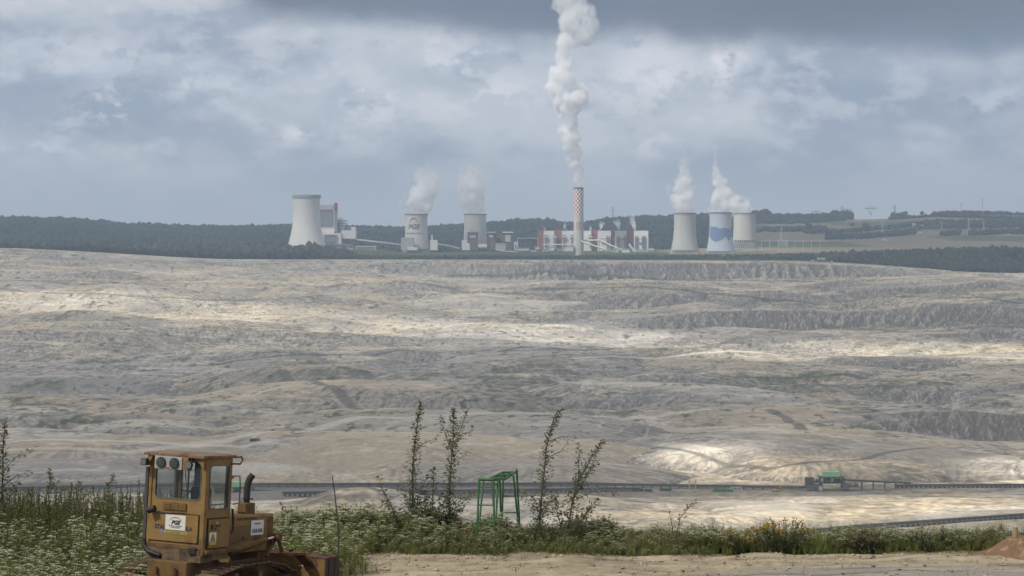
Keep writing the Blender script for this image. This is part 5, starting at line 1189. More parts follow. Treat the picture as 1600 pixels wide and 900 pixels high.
text_on('KONVEKTA', .078, (.04, -.043, bz(835.1)), 0, mat('olive_ink', (.12, .12, .04), .6), K_, .03, .1, 1.3)
# hood
LC = L; L = 1.25; hw = .44; h1 = L; h2 = L+2.15; zh = bz(797)*1.0+.0
zh0 = GZ; ztop = 2.17; ztf = 2.13
body = MB()
for side in (0,):
    pts = [(-hw+.06, 1), (hw-.06, 1)]
sec = lambda zt: [(-hw, 1.28), (hw, 1.28), (hw, zt-.06), (hw-.05, zt), (-hw+.05, zt), (-hw, zt-.06)]
a_, b_ = sec(ztop), sec(ztf); vs = [(x, LC+.001, z) for x, z in a_] + [(x, h2, z) for x, z in b_]
body.add(vs, [tuple(range(6))[::-1], tuple(range(6, 12))] + [(i, (i+1) % 6, 6+(i+1) % 6, 6+i) for i in range(6)])
HOOD = body.build('hood', OCH, BD, bevel=.01)
mb = MB(); mb.box(hw+.001, hw+.010, h1+.25, h1+1.15, 1.36, 1.90); mb.build('hood_door', mat('faded_ochre', (0.15, .092, .040), .8, var=.25, vscale=2), HOOD)
mb = MB(); mb.box(hw+.001, hw+.012, h1+1.92, h2-.005, 1.30, ztf-.09); mb.build('radiator_frame', OCH2, HOOD)
for y in (.15, 1.9): mb = MB(); mb.disc((hw+.001, h1+y, 1.95), (1, 0, 0), .018, .01, 10); mb.build('bolt', DRK, HOOD)
mb = MB(); mb.box(hw+.001, hw+.012, h1+.80, h1+.92, 1.58, 1.64); mb.build('latch', BLK, HOOD)
mb = MB(); mb.box(hw+.013, hw+.02, h1+1.17, h1+1.71, 1.66, 2.00); SG = mb.build('number_plate', mat('blueish_white_plate', (.62, .65, .68), .5), HOOD)
def text_side(txt, size, x, y, z, m, par, bold=.02, sx=1.0, shear=0):
    o = text_on(txt, size, (x, y, z), math.pi/2, m, par, bold, shear, sx); return o
text_side('SGB-828', .118, hw+.0215, h1+1.44, 1.755, INK, SG, .03, 1.02)
text_side('TRAKCJA-2', .055, hw+.0215, h1+1.44, 1.92, INK, SG, .02, 1.0)
text_side('STALOWA WOLA', .085, hw+.002, h1+1.0, 2.045, INK, HOOD, .05, 1.25)
# exhaust
mb = MB(); mb.box(.10, .34, h1+1.10, h1+1.50, ztop-.03, ztop+.22); EXB = mb.build('exhaust_base', OCH2, BD, bevel=.02)
mb = MB(); ex = [(.22, h1+1.3, ztop+.20), (.22, h1+1.3, ztop+.52), (.225, h1+1.31, ztop+.66), (.26, h1+1.33, ztop+.78), (.32, h1+1.36, ztop+.87)]
mb.tube(ex, [.075, .078, .080, .080, .078], 14); mb.build('exhaust_pipe', mat('sooty_pipe', (.022, .022, .024), .6), BD, smooth=R(60))
mb = MB(); mb.disc((.22, h1+1.3, ztop+.30), (0, 0, 1), .10, .03, 14); mb.box(.31, .39, h1+1.28, h1+1.32, ztop+.30, ztop+.33); mb.build('pipe_clamp', BLK, BD)
mb = MB(); mb.tube([(cw+.02, LC+.03, bz(745)), (cw+.08, LC+.20, bz(745)), (cw+.09, LC+.22, bz(760)), (cw+.09, LC+.22, bz(788)), (cw+.03, LC+.05, bz(790))], .014, 6); mb.build('grab_rail', OCH2, BD)
mb = MB(); mb.tube([(cw+.03, LC+.04, bz(797)), (cw+.05, LC+.06, bz(815)), (cw+.05, LC+.07, bz(830)), (cw+.02, LC+.05, bz(836))], .028, 8); mb.build('hose', BLK, BD)
mb = MB(); mb.disc((cw-.01, LC+.005, bz(747)), (0, 1, 0), .035, .05, 12); mb.build('orange_lamp', mat('orange_plastic', (.45, .16, .03), .4), BD)
# fuel tank / deck and rear housing
mb = MB(); mb.prism([(.0, z_sk-.02), (L, z_sk-.02), (L+.9, z_sk+.10), (L+.9, z_sk+.02), (L, z_sk-.10), (.0, z_sk-.10)], cw-.25, cw+.14, 'x'); mb.build('fender', OCH2, BD, bevel=.01)
mb = MB(); mb.prism([(.0, z_sk-.02), (L, z_sk-.02), (L+.9, z_sk+.10), (L+.9, z_sk+.02), (L, z_sk-.10), (.0, z_sk-.10)], -cw-.14, -cw+.25, 'x'); mb.build('fender', OCH2, BD, bevel=.01)
mb = MB(); mb.box(-.50, .55, -.30, 1.0, .35, 1.20); RH = mb.build('rear_housing', OCH2, BD, bevel=.03)
mb = MB(); mb.box(-.72, .74, -.06, .4, 1.18, z_sk-.03); mb.build('under_cab_beam', MUD, BD, bevel=.01)
mb = MB(); mb.tube([(-.22, -.36, 1.06), (-.20, -.38, .86), (-.05, -.40, .74), (.12, -.40, .74), (.27, -.38, .86), (.29, -.36, 1.06)], .035, 8); mb.build('hook', RUST, RH)
mb = MB(); mb.box(-.13, .2, -.48, -.301, .55, .72); mb.build('tow_bracket', RUST, RH, bevel=.02)
# tracks: shoes round a drive line (sprocket behind, idler in front, raised middle)
def track(xc, lab=None):
    """plates laid round the loop"""
    y0, y1, r0, r1 = .10, 3.10, .46, .42; pts = []
    for i in range(13): a = R(-90-180*i/12); pts.append((y0+r0*math.cos(a), .50+r0*math.sin(a)))
    pts.append((1.0, 1.10)); pts.append((2.1, 1.12)); pts.append((2.75, 1.02))
    for i in range(13): a = R(90-180*i/12); pts.append((y1+r1*math.cos(a), .46+r1*math.sin(a)))
    pts = pts + [pts[0]]
    seg = [0]
    for a, b2 in zip(pts[:-1], pts[1:]): seg.append(seg[-1]+math.hypot(b2[0]-a[0], b2[1]-a[1]))
    n = 40; fr = MB(); tw = .24
    T_ = []
    shoe = MB(); shoe.box(-tw, tw, -.088, .088, 0, .028); shoe.box(-tw, tw, -.088, -.066, .0285, .075); sm = None
    trk = bpy.data.objects.new('track', None); COL.objects.link(trk); trk.parent = BD
    for i in range(n):
        d = seg[-1]*(i+.5)/n; k = max(j for j in range(len(pts)-1) if seg[j] <= d); f = (d-seg[k])/(seg[k+1]-seg[k]); a, b2 = pts[k], pts[k+1]
        y, z = a[0]+(b2[0]-a[0])*f, a[1]+(b2[1]-a[1])*f; ang = math.atan2(b2[1]-a[1], b2[0]-a[0])
        if sm is None: sm = shoe.build('track_shoe', MUD, trk, bevel=.004); o = sm
        else: o = sm.copy(); COL.objects.link(o); o.parent = trk
        o.location = (xc, y, z); o.rotation_euler = (ang if y == y else 0, 0, 0)
    mb = MB(); prof2 = [(y, z) for y, z in pts[:-1]]; cy_, cz_ = 1.6, .5
    inn = [(cy_+(y-cy_)*.965, cz_+(z-cz_)*.88) for y, z in prof2]; ring(mb, [(y, z) for y, z in prof2], inn, xc-.12, xc+.12, 'x'); mb.build('track_chain', RUST, trk)
    for (yy, zz, r) in ((y0, .50, .36), (y1, .46, .34)):
        mb = MB(); mb.disc((xc-.10, yy, zz), (1, 0, 0), r, .20, 24); w_ = mb.build('sprocket' if yy < 1 else 'idler_wheel', MUD, trk, smooth=R(40))
        mb = MB(); mb.disc((xc+.101, yy, zz), (1, 0, 0), r*.42, .08, 18); mb.build('hub', RUST, trk)
        for k in range(6): a = k*math.pi/3; mb = MB(); mb.disc((xc+.182, yy+r*.28*math.cos(a), zz+r*.28*math.sin(a)), (1, 0, 0), .022, .012, 8); mb.build('bolt', DRK, trk)
    mb = MB(); mb.box(xc-.11, xc+.13, y0+.3, y1-.25, .42, .70); mb.build('track_frame', OCH2, trk, bevel=.02)
    for yy in (.9, 1.9): mb = MB(); mb.disc((xc-.1, yy, .86), (1, 0, 0), .09, .22, 14); mb.build('carrier_roller', MUD, trk)
    for yy in (.7, 1.1, 1.5, 1.9, 2.3): mb = MB(); mb.disc((xc-.1, yy, .24), (1, 0, 0), .13, .22, 14); mb.build('road_roller', MUD, trk)
    return trk
track(.98); track(-.98)
# lift cylinder, push arm, blade
mb = MB(); mb.tube([(hw+.17, L+.05, 1.32), (hw+.17, L+1.61, 1.56)], .065, 12); CYL = mb.build('lift_cylinder', OCH2, BD, smooth=R(50))
mb = MB(); mb.tube([(hw+.17, L+1.611, 1.56), (hw+.17, L+2.0, 1.59)], .034, 10); mb.build('cylinder_rod', CHR, CYL, smooth=R(50))
mb = MB(); mb.disc((hw+.08, L+2.05, 1.60), (1, 0, 0), .09, .2, 12); mb.build('cylinder_eye', RUST, CYL)
mb = MB(); mb.tube([(hw+.10, L+2.2, 1.60), (hw+.12, L+1.75, 1.15)], .045, 4); mb.tube([(hw+.12, L+2.2, 1.58), (hw+.14, L+2.45, 1.1)], .06, 4); mb.build('lift_link', OCH2, BD)
mb = MB(); mb.prism([(L+1.6, 1.26), (L+2.15, 1.26), (L+2.15, .62), (L+1.6, .62)], -.40, .40, 'x'); mb.build('front_guard', OCH2, BD, bevel=.01)
for s_ in (-1, 1):
    mb = MB(); mb.box(s_*1.36-.10, s_*1.36+.10, .9, 3.95, .40, .62); mb.build('push_arm', OCH2, BD, bevel=.01)
BW = 1.66; yb = 4.18
mb = MB(); bz_ = 1.20; prf = [(yb, .08), (yb-.06, .30), (yb-.05, .55), (yb+.02, .98), (yb+.12, bz_), (yb+.16, bz_), (yb+.07, .98), (yb+.02, .55), (yb+.02, .30), (yb+.08, .06)]
mb.prism(prf, -BW, BW, 'x'); BL = mb.build('blade', RUST, BD)
mb = MB(); mb.box(-BW+.02, BW-.02, yb-.34, yb+.0, 1.125, 1.165); mb.build('blade_top_beam', RUST, BL, bevel=.006)
mb = MB(); mb.prism([(yb-.34, .06), (yb-.34, 1.12), (yb-.31, 1.12), (yb-.31, .06)], -BW+.02, BW-.02, 'x'); mb.build('blade_back_plate', mat('worn_ochre_plate', (.17, .105, .030), .75, var=.35, vscale=2.2, col2=(.08, .045, .022), c2lo=.48, c2hi=.62), BL)
for i in range(4):
    mb = MB(); yy = yb-.36+.14*i; mb.box(BW-.02+.012*(i % 2), BW+.012+.012*(i % 2), yy, yy+.125, .04, 1.17+.02*(i % 2)); mb.build('blade_end_plate', mat('dark_brown_steel', (.052, .036, .030), .8, var=.4, vscale=4), BL, bevel=.004)
mb = MB(); mb.box(.95, 1.05, yb-.347, yb-.341, .92, .945); mb.build('weld_mark', WHT, BL)
mb = MB(); mb.prism([(2.75, 1.30), (3.45, 1.28), (3.90, 1.0), (3.90, .93), (3.42, 1.22), (2.75, 1.24)], 1.02, 1.30, 'x'); mb.build('track_guard', RUST, BD, bevel=.006)
mb = MB(); mb.tube([(.62, yb-.20, 1.17), (.62, yb-.20, 1.27)], .05, 8); mb.tube([(1.0, yb-.22, 1.17), (1.0, yb-.22, 1.22)], .04, 8); mb.build('blade_lug', DRK, BL)
# ================================================================== foreground plants
def leafmat(name, translucent=.40):
    m = bpy.data.materials.new(name); m.use_nodes = True; nt = m.node_tree; b = nt.nodes['Principled BSDF']; b.inputs['Roughness'].default_value = .7; b.inputs['Specular IOR Level'].default_value = .25
    a = nt.nodes.new('ShaderNodeAttribute'); a.attribute_name = 'soil'; nt.links.new(a.outputs['Color'], b.inputs['Base Color'])
    t = nt.nodes.new('ShaderNodeBsdfTranslucent'); nt.links.new(a.outputs['Color'], t.inputs[0]); mx = nt.nodes.new('ShaderNodeMixShader'); mx.inputs[0].default_value = translucent
    nt.links.new(b.outputs[0], mx.inputs[1]); nt.links.new(t.outputs[0], mx.inputs[2]); nt.links.new(mx.outputs[0], nt.nodes['Material Output'].inputs['Surface']); return m
PLM = leafmat('plant_tissue')
class Soup:
    """coloured triangles and quads, one mesh"""
    def __init__(s): s.v = []; s.q = []; s.c = []
    def quad(s, a, b, c, d, col):
        n = len(s.v); s.v += [a, b, c, d]; s.q.append((n, n+1, n+2, n+3)); s.c += [col]*4
    def strip(s, pts, w0, w1, col, up=None):
        """thin crossed ribbons along a stem"""
        for k in range(len(pts)-1):
            a, b = np.array(pts[k]), np.array(pts[k+1]); t0 = k/(len(pts)-1); t1 = (k+1)/(len(pts)-1); wa = w0*(1-t0)+w1*t0; wb = w0*(1-t1)+w1*t1
            for u in (np.array([1, 0, 0]), np.array([0, 1, 0])): s.quad(a-u*wa, a+u*wa, b+u*wb, b-u*wb, col)
    def arrays(s): return np.array(s.v, float), np.array(s.q), np.array(s.c, float)
def rvec(r): v = np.array([r.gauss(0, 1) for _ in range(3)]); return v/np.linalg.norm(v)
def leaf(S_, p, d, L_, w, col, r, droop=.0):
    """a pointed leaf blade folded along the middle"""
    d = np.array(d); d = d/np.linalg.norm(d); sd = np.cross(d, np.array([0, 0, 1.0])+rvec(r)*.5); sd /= np.linalg.norm(sd)+1e-6; n = np.cross(sd, d)
    a = p; m = p + d*L_*.45; t = p + d*L_ - np.array([0, 0, 1])*droop*L_
    S_.quad(a, m + sd*w*.5 + n*w*.12, t, m - sd*w*.5 + n*w*.12, col)
WHITE_F = np.array([.60, .62, .46]); GREENS = [np.array(c)*np.array([2.1, 1.95, 1.55]) for c in ((.060, .080, .030), (.085, .105, .038), (.105, .12, .050), (.052, .068, .034))]
def umbel(S_, p, rad, r, col):
    """flat flower head of small florets on rays"""
    tilt = rvec(r)*.22; n = int(10 + rad*120)
    for i in range(n):
        a = i*2.399; q = rad*math.sqrt((i+.5)/n); c = np.array([q*math.cos(a), q*math.sin(a), 0]); c[2] = rad*.28*(1-(q/rad)**2) + c[0]*tilt[0] + c[1]*tilt[1]; c = p + c
        s_ = rad*.23; u = np.array([math.cos(a*1.7), math.sin(a*1.7), r.uniform(-.3, .3)])*s_; w = np.array([-math.sin(a*1.7), math.cos(a*1.7), r.uniform(-.3, .3)])*s_
        k = r.uniform(.75, 1.12); S_.quad(c-u, c-w, c+u, c+w, col*k)
    for i in range(5): a = i*1.257; e = p + np.array([math.cos(a)*rad*.7, math.sin(a)*rad*.7, 0]); S_.quad(p-np.array([.003, 0, rad*.7]), p+np.array([.003, 0, -rad*.7]), e+np.array([.003, 0, 0]), e-np.array([.003, 0, 0]), GREENS[1])
def carrot(seed, h):
    r = random.Random(seed); S_ = Soup(); nst = r.randint(1, 3)
    for k in range(nst):
        a = r.uniform(0, 6.28); lean = r.uniform(.02, .16); hh = h*r.uniform(.72, 1.05); top = np.array([math.cos(a)*lean*hh, math.sin(a)*lean*hh, hh]); mid = top*.5 + np.array([r.uniform(-.03, .03), r.uniform(-.03, .03), 0])
        S_.strip([np.zeros(3), mid, top], .007, .004, GREENS[2]*.9); umbel(S_, top, r.uniform(.042, .074), r, WHITE_F)
        for b in range(r.randint(1, 3)):
            t = r.uniform(.5, .8); s0 = mid*(1-(t*2-1)) + top*(t*2-1); a2 = r.uniform(0, 6.28); e = s0 + np.array([math.cos(a2)*.10, math.sin(a2)*.10, hh*(1-t)*r.uniform(.5, .95)]); S_.strip([s0, e], .004, .003, GREENS[2]); umbel(S_, e, r.uniform(.022, .050), r, WHITE_F*r.uniform(.7, 1))
        for b in range(9):
            t = r.uniform(.05, .72); s0 = top*t; a2 = r.uniform(0, 6.28); d = np.array([math.cos(a2), math.sin(a2), r.uniform(.1, .9)]); g = r.choice(GREENS)*r.uniform(.7, 1.2)
            for q in range(5): leaf(S_, s0 + d*.04*q, d + rvec(r)*.8, r.uniform(.06, .13), r.uniform(.012, .028), g, r, .25)
    return S_.arrays()
def grassy(seed, h, dry=False):
    r = random.Random(seed); S_ = Soup()
    for k in range(26):
        a = r.uniform(0, 6.28); d = np.array([math.cos(a), math.sin(a), 0]); hh = h*r.uniform(.5, 1.0); b = d*r.uniform(0, .06); g = (np.array([.17, .15, .08]) if dry and r.random() < .5 else r.choice(GREENS))*r.uniform(.8, 1.3)
        m = b + d*hh*.12 + np.array([0, 0, hh*.6]); t = b + d*hh*r.uniform(.2, .55) + np.array([0, 0, hh]); w = np.cross(d, [0, 0, 1])*.006
        S_.quad(b-w, b+w, m+w*.8, m-w*.8, g); S_.quad(m-w*.8, m+w*.8, t+w*.1, t-w*.1, g)
    return S_.arrays()
def leafy(seed, h):
    """nettle-like upright weed with leaves and brownish seed spikes"""
    r = random.Random(seed); S_ = Soup()
    for k in range(3):
        a = r.uniform(0, 6.28); hh = h*r.uniform(.7, 1.05); top = np.array([math.cos(a)*.1*hh, math.sin(a)*.1*hh, hh]); S_.strip([np.zeros(3), top], .008, .003, GREENS[3])
        for b in range(24):
            t = (b+1)/25; a2 = b*2.4; g = r.choice(GREENS)*r.uniform(.6, 1.1); leaf(S_, top*t, np.array([math.cos(a2), math.sin(a2), .5]), r.uniform(.07, .13)*(1.2-.7*t), .035*(1.2-.6*t), g, r, .3)
        for b in range(12): S_.quad(*(lambda c: (c+[-.008, 0, 0], c+[0, 0, -.012], c+[.008, 0, 0], c+[0, 0, .014]))(top + np.array([r.gauss(0, .01), r.gauss(0, .01), -b*.014])), np.array([.13, .10, .06]))
    return S_.arrays()
def field(name, label, variants, X, Yv, Zv, scl, seed, kind='stuff', cat='flowers'):
    rs_ = np.random.RandomState(seed); Vs = []; Qs = []; Cs = []; base = 0; idx = rs_.randint(0, len(variants), len(X))
    for k, (v, q, c) in enumerate(variants):
        m = idx == k; n = int(m.sum())
        if not n: continue
        a = rs_.rand(n)*6.28; co, si = np.cos(a)[:, None], np.sin(a)[:, None]; s_ = scl[m][:, None]
        x = (v[None, :, 0]*co - v[None, :, 1]*si)*s_ + X[m][:, None]; y = (v[None, :, 0]*si + v[None, :, 1]*co)*s_ + Yv[m][:, None]; z = v[None, :, 2]*s_ + Zv[m][:, None]
        Vs.append(np.stack([x, y, z], -1).reshape(-1, 3)); Qs.append((q[None] + (np.arange(n)*len(v))[:, None, None] + base).reshape(-1, 4)); base += n*len(v)
        Cs.append((c[None]*(.8+.4*rs_.rand(n, 1, 1))).reshape(-1, 3))
    me = mesh_np(name, np.concatenate(Vs), quads=np.concatenate(Qs)); set_col(me, np.concatenate(Cs)); o = link(name, me, PLM)
    return tag(o, label, cat, kind=kind)
CV = [carrot(i, 1.0) for i in range(9)]; CVS = [carrot(i+30, .55) for i in range(9)]; GV = [grassy(i, 1.0) for i in range(6)]; LV = [leafy(i, 1.0) for i in range(5)]; DV = [grassy(i+50, 1.0, True) for i in range(4)]
rs = np.random.RandomState(77)
def in_dozer(X, Y, pad=.15):
    c, s = math.cos(-TH), math.sin(-TH); dx, dy = X-BD.location.x, Y-BD.location.y; lx, ly = dx*c-dy*s, dx*s+dy*c
    return (np.abs(lx) < 1.25+pad) & (ly > -.62-pad) & (ly < 4.0) | (np.abs(lx) < 1.66+pad) & (ly > 3.7) & (ly < 4.6)
def spots(n, x0, x1, y0, y1, f):
    X = x0+(x1-x0)*rs.rand(n); Yv = y0+(y1-y0)*rs.rand(n); m = f(X, Yv) & ~in_dozer(X, Yv); X, Yv = X[m], Yv[m]; return X, Yv, ledge(X, Yv)
edge_r = lambda X: 63.3 + .25*np.sin(X*1.3) + .15*np.sin(X*3.1) - .55*np.exp(-((X+2.4)/1.3)**2)
# left of and around the machine, then the belt along the brink
fA = lambda X, Y: (X < -7.6 + .3*np.sin(Y*1.7)) | (X < -3.7 + .3*np.sin(Y*1.7)) & (Y > 57.6) | (Y > edge_r(X)) | (X < -4.6) & (vn(X/.5, Y/.5, 8) > .45)
dens_m = lambda X, Y: vn(X/1.7, Y/1.7, 5)*.5+.5
X, Yv, Zv = spots(7600, -16, 5.2, 46.5, 66.0, lambda X, Y: fA(X, Y) & (X > -Y*.235) & (rs.rand(len(X)) < .55+.45*dens_m(X, Y)))
hs = np.where(Yv > 62.5, .80, 1.05)*np.where(X > -4.5, np.where(X > 1.5, .66, .80), 1.0)*(.72+.5*rs.rand(len(X)))*(.85+.3*dens_m(X*1.3, Yv))
hs = np.where((Yv < 51.5), hs*.80, hs)
hs = np.where((Yv < 57.5) & (X > -7.6), hs*.55, hs)
hs = np.where(X > -3.6, hs*np.clip(.42 + .62*(Yv-edge_r(X))/1.4, .42, 1.0)*.72, hs)
field('white_wildflowers', 'dense white umbel flowers filling the bank from the left edge to mid picture', CV, X, Yv, Zv, hs, 1)
X, Yv, Zv = spots(2300, -6.2, 5.2, 62.4, 65.8, lambda X, Y: Y > edge_r(X)-.1)
hmax = lambda X: np.interp(X, [-6, -3.8, -3.2, 0, 2.5, 5], [.74, .70, .62, .58, .50, .44])*(1+.45*fbm(X/.6, X*0+3, 3, 231))
hs = np.clip(.30 + .60*(Yv-edge_r(X))/1.5, .26, 1.0)*hmax(X)*(.6+.8*rs.rand(len(X)))
field('brink_wildflowers', 'white umbel flowers packed along the brink around the green frame', CVS, X, Yv, Zv, hs/.55, 11)
X, Yv, Zv = spots(2900, -16, 5.6, 46.5, 66.5, lambda X, Y: fA(X, Y) & (X > -Y*.235)); field('tall_grass', 'green grass between the white flowers', GV + DV[:1], X, Yv, Zv, (.40+.45*rs.rand(len(X)))*np.where(X > -4, .50, 1)*np.where((X > -7.6) & (Yv < 57.5), .5, 1), 2, cat='grass')
X, Yv, Zv = spots(1300, -16, 2.0, 57, 66, lambda X, Y: (X < -5.5) | (Y > edge_r(X)+.6)); field('weeds', 'dark leafy weeds standing behind the white flowers', LV, X, Yv, Zv, np.where(X < -7.0, 1.2, .52)*(.6+.5*rs.rand(len(X))), 3, cat='weeds')
X, Yv, Zv = spots(700, -16, -8.2, 61, 66, lambda X, Y: (X > -Y*.235)); field('dark_weeds', 'taller dark weeds along the brink at the far left', LV, X, Yv, Zv, 1.55*(.6+.5*rs.rand(len(X))), 9, cat='weeds')
# thinner belt to the right
den = lambda X: np.interp(X, [5, 6, 7.2, 8.5, 10, 11.5, 13.5], [.9, .55, .5, .3, .55, .6, .1])
X, Yv, Zv = spots(2200, 4.8, 13.6, 63.0, 65.6, lambda X, Y: (Y > edge_r(X)+.25) & (rs.rand(len(X)) < den(X)))
field('sparse_wildflowers', 'thin row of white wildflowers on the brink at the right', CVS, X, Yv, Zv, 1.5*(.38+.42*rs.rand(len(X)))*np.interp(X, [4.8, 7, 9, 13], [1, .9, .85, .8]), 4)
X, Yv, Zv = spots(2200, 4.8, 14.5, 62.9, 65.6, lambda X, Y: Y > edge_r(X)+.1); field('brink_grass', 'short grass along the brink at the right', GV + DV[:2], X, Yv, Zv, (.15+.28*rs.rand(len(X))), 5, cat='grass')
X, Yv, Zv = spots(1500, -4.5, 14.5, 62.1, 63.8, lambda X, Y: (Y > edge_r(X)-.35) & (Y < edge_r(X)+.8)); field('low_grass', 'low green tufts where the gravel meets the weeds', GV, X, Yv, Zv, .10+.26*rs.rand(len(X)), 6, cat='grass')
X, Yv, Zv = spots(420, -3.6, 15, 57.5, 62.6, lambda X, Y: vn(X/.8, Y/.5, 77) > .25); field('gravel_weeds', 'scattered small green weeds on the gravel', DV, X, Yv, Zv, .05+.12*rs.rand(len(X)), 7, cat='weeds')
X, Yv, Zv = spots(420, -6, 14, 62.9, 65.6, lambda X, Y: Y > edge_r(X)+.1); field('dry_grass', 'taller dry straw coloured stalks poking out of the brink weeds', [grassy(90+i, 1.0, True) for i in range(3)], X, Yv, Zv, .45+.40*rs.rand(len(X)), 15, cat='grass')
# stones on the gravel
Xs, Ys_, Zs_ = spots(4200, -4, 16, 56.5, 63.2, lambda X, Y: rs.rand(len(X)) < .5+.5*sst(60.5, 62.5, Y)); st_v = []; st_q = []; st_c = []
for i in range(len(Xs)):
    s_ = .012+.055*rs.rand()**4; v, f = BV[i % 8]; st_v.append(v*s_*np.array([1.2, 1, .7]) + np.array([Xs[i], Ys_[i], Zs_[i]-s_*.2])); st_q.append(f+i*len(v)); st_c.append(np.tile(np.array([[.36, .31, .25]])*(.35+.9*rs.rand()), (len(v), 1)))
me = mesh_np('stones', np.concatenate(st_v), tris=np.concatenate(st_q)); set_col(me, np.concatenate(st_c)); tag(link('stones', me, LEAF), 'small stones and clods strewn over the gravel', 'stones', kind='stuff')

# ---------------- saplings
def sapling(label, base, stems, seed, Y, grp='young poplars on the brink', name='sapling', leafc=(.160, .182, .112), redtip=.25, lsz=.095, cat='sapling'):
    """stems: list of (pixel polyline, leaf density per metre, spread m)"""
    p0 = at(base[0], base[1], Y); p0.z = float(ledge(np.array([p0.x]), np.array([Y]))[0]) - .03
    root = empty(name, p0, 0, label, cat, grp); r = random.Random(seed); S_ = Soup(); tb = MB()
    for pts, dn, sp in stems:
        W_ = [at(a, b, Y)-p0 for a, b in pts]
        if pts[0][1] >= 812: W_[0] = Vector((W_[0].x, 0, 0))
        yo = r.uniform(-.25, .25); W_ = [Vector((w.x, yo*min(1, w.z/1.5)+r.uniform(-.03, .03), w.z)) for w in W_]
        Lt = sum((b-a).length for a, b in zip(W_[:-1], W_[1:])); r0 = .008+.006*Lt; tb.tube(W_, [r0*(1-.8*i/(len(W_)-1)) for i in range(len(W_))], 5)
        n = int(Lt*dn*(1.5 if dn > 60 and pts[0][1] >= 812 and sp > .115 else .9 if dn < 60 else 1.0))
        for i in range(n):
            t = ((i+r.random())/n)**(1.9 if dn > 60 and pts[0][1] >= 812 else 1.2)
            if t < .03: continue
            d = t*Lt; k = 0
            for k in range(len(W_)-1):
                l_ = (W_[k+1]-W_[k]).length
                if d <= l_: break
                d -= l_
            c = np.array(W_[k].lerp(W_[k+1], min(d/l_, 1))); ax = np.array((W_[k+1]-W_[k]).normalized()); a = rvec(r); a -= ax*np.dot(a, ax)*.7; spr = sp*1.9*(1-t)**.8 + .045; o = c + a*spr*r.uniform(.1, 1) + ax*spr*.4
            red = redtip*max(0, (t-.62)/.38); g = np.array(leafc)*r.uniform(.6, 1.35); g = g*(1-red)+np.array([.20, .075, .055])*red*r.uniform(.7, 1.3)
            leaf(S_, o, a*.6+ax*.5+np.array([0, 0, -.3*r.random()]), lsz*r.uniform(.6, 1.25), lsz*r.uniform(.55, .9), g, r, .2)
            if i % 3 == 0: q = .0016; S_.quad(c-[q, 0, 0], c+[q, 0, 0], o+[q, 0, 0], o-[q, 0, 0], np.array([.06, .05, .035]))
    tb.build('stem', mat('young_bark', (.075, .065, .045), .9), root)
    v, q, c = S_.arrays(); me = mesh_np('foliage', v, quads=q); set_col(me, c); link('foliage', me, PLM, root); return root
YS = 64.6
sapling('leftmost tall sapling with a side branch pointing right at mid height', (648, 850), [([(648, 830), (645, 780), (645, 740), (648, 700), (652, 665), (659, 628)], 170, .17), ([(649, 705), (662, 692), (675, 687), (686, 679)], 40, .05), ([(648, 800), (635, 780), (622, 762)], 80, .12), ([(648, 810), (655, 770), (668, 745)], 90, .14)], 1, YS)
sapling('sapling left of the green frame with a forked three pronged top', (704, 850), [([(704, 830), (702, 780), (704, 730), (708, 690), (708, 640)], 190, .17), ([(707, 710), (696, 680), (689, 650)], 60, .06), ([(708, 700), (722, 665), (731, 637)], 60, .06), ([(709, 690), (726, 680), (738, 671)], 34, .05), ([(704, 800), (722, 785), (740, 770)], 120, .13), ([(706, 725), (724, 712), (734, 702)], 20, .04)], 2, YS)
sapling('low bushy sapling filling the gap between the two tall ones left of the frame', (678, 850), [([(678, 830), (676, 790), (677, 760), (678, 732)], 150, .20), ([(678, 830), (660, 800), (650, 780)], 170, .22), ([(678, 830), (692, 800), (700, 775)], 190, .22), ([(678, 830), (690, 810), (720, 795)], 190, .2), ([(678, 840), (668, 800), (662, 770)], 170, .2)], 3, YS, redtip=.0)
sapling('thin leaning sapling with a bare zigzag stem left of the tall pair', (622, 850), [([(630, 830), (612, 790), (598, 765), (592, 742)], 70, .08), ([(632, 835), (620, 800), (600, 780)], 90, .12), ([(628, 835), (608, 818), (599, 800)], 70, .10)], 4, YS)
sapling('tall slender sapling right of the green frame leaning right at its top', (845, 850), [([(840, 830), (846, 780), (850, 740), (854, 700), (862, 670), (877, 640)], 170, .15), ([(853, 715), (875, 705), (893, 683)], 20, .05), ([(846, 800), (828, 785), (815, 770)], 90, .10), ([(856, 690), (875, 682), (898, 681)], 22, .04), ([(845, 810), (855, 790), (868, 765)], 110, .14)], 5, YS)
sapling('spreading sapling furthest right of the frame with several branches fanning right', (893, 850), [([(884, 830), (895, 780), (908, 745), (925, 715), (942, 690)], 150, .16), ([(893, 795), (904, 755), (905, 720), (905, 695)], 70, .09), ([(900, 780), (925, 768), (945, 768), (963, 768)], 30, .05), ([(890, 820), (915, 800), (935, 780)], 110, .14), ([(898, 775), (920, 740), (934, 722)], 80, .10), ([(885, 830), (870, 800), (866, 780)], 150, .18), ([(888, 830), (905, 810), (922, 795)], 130, .18)], 6, YS)
sapling('small reddish shoot leaning right past mid picture', (1050, 850), [([(1052, 832), (1062, 810), (1072, 797), (1086, 783)], 46, .05), ([(1056, 825), (1048, 812), (1045, 800)], 24, .04)], 7, YS, redtip=.9)
sapling('thin red leaved shoot right behind the bulldozer bonnet', (444, 850), [([(444, 835), (443, 805), (443, 783)], 34, .035)], 8, 63.6, redtip=1.3, leafc=(.08, .05, .035))
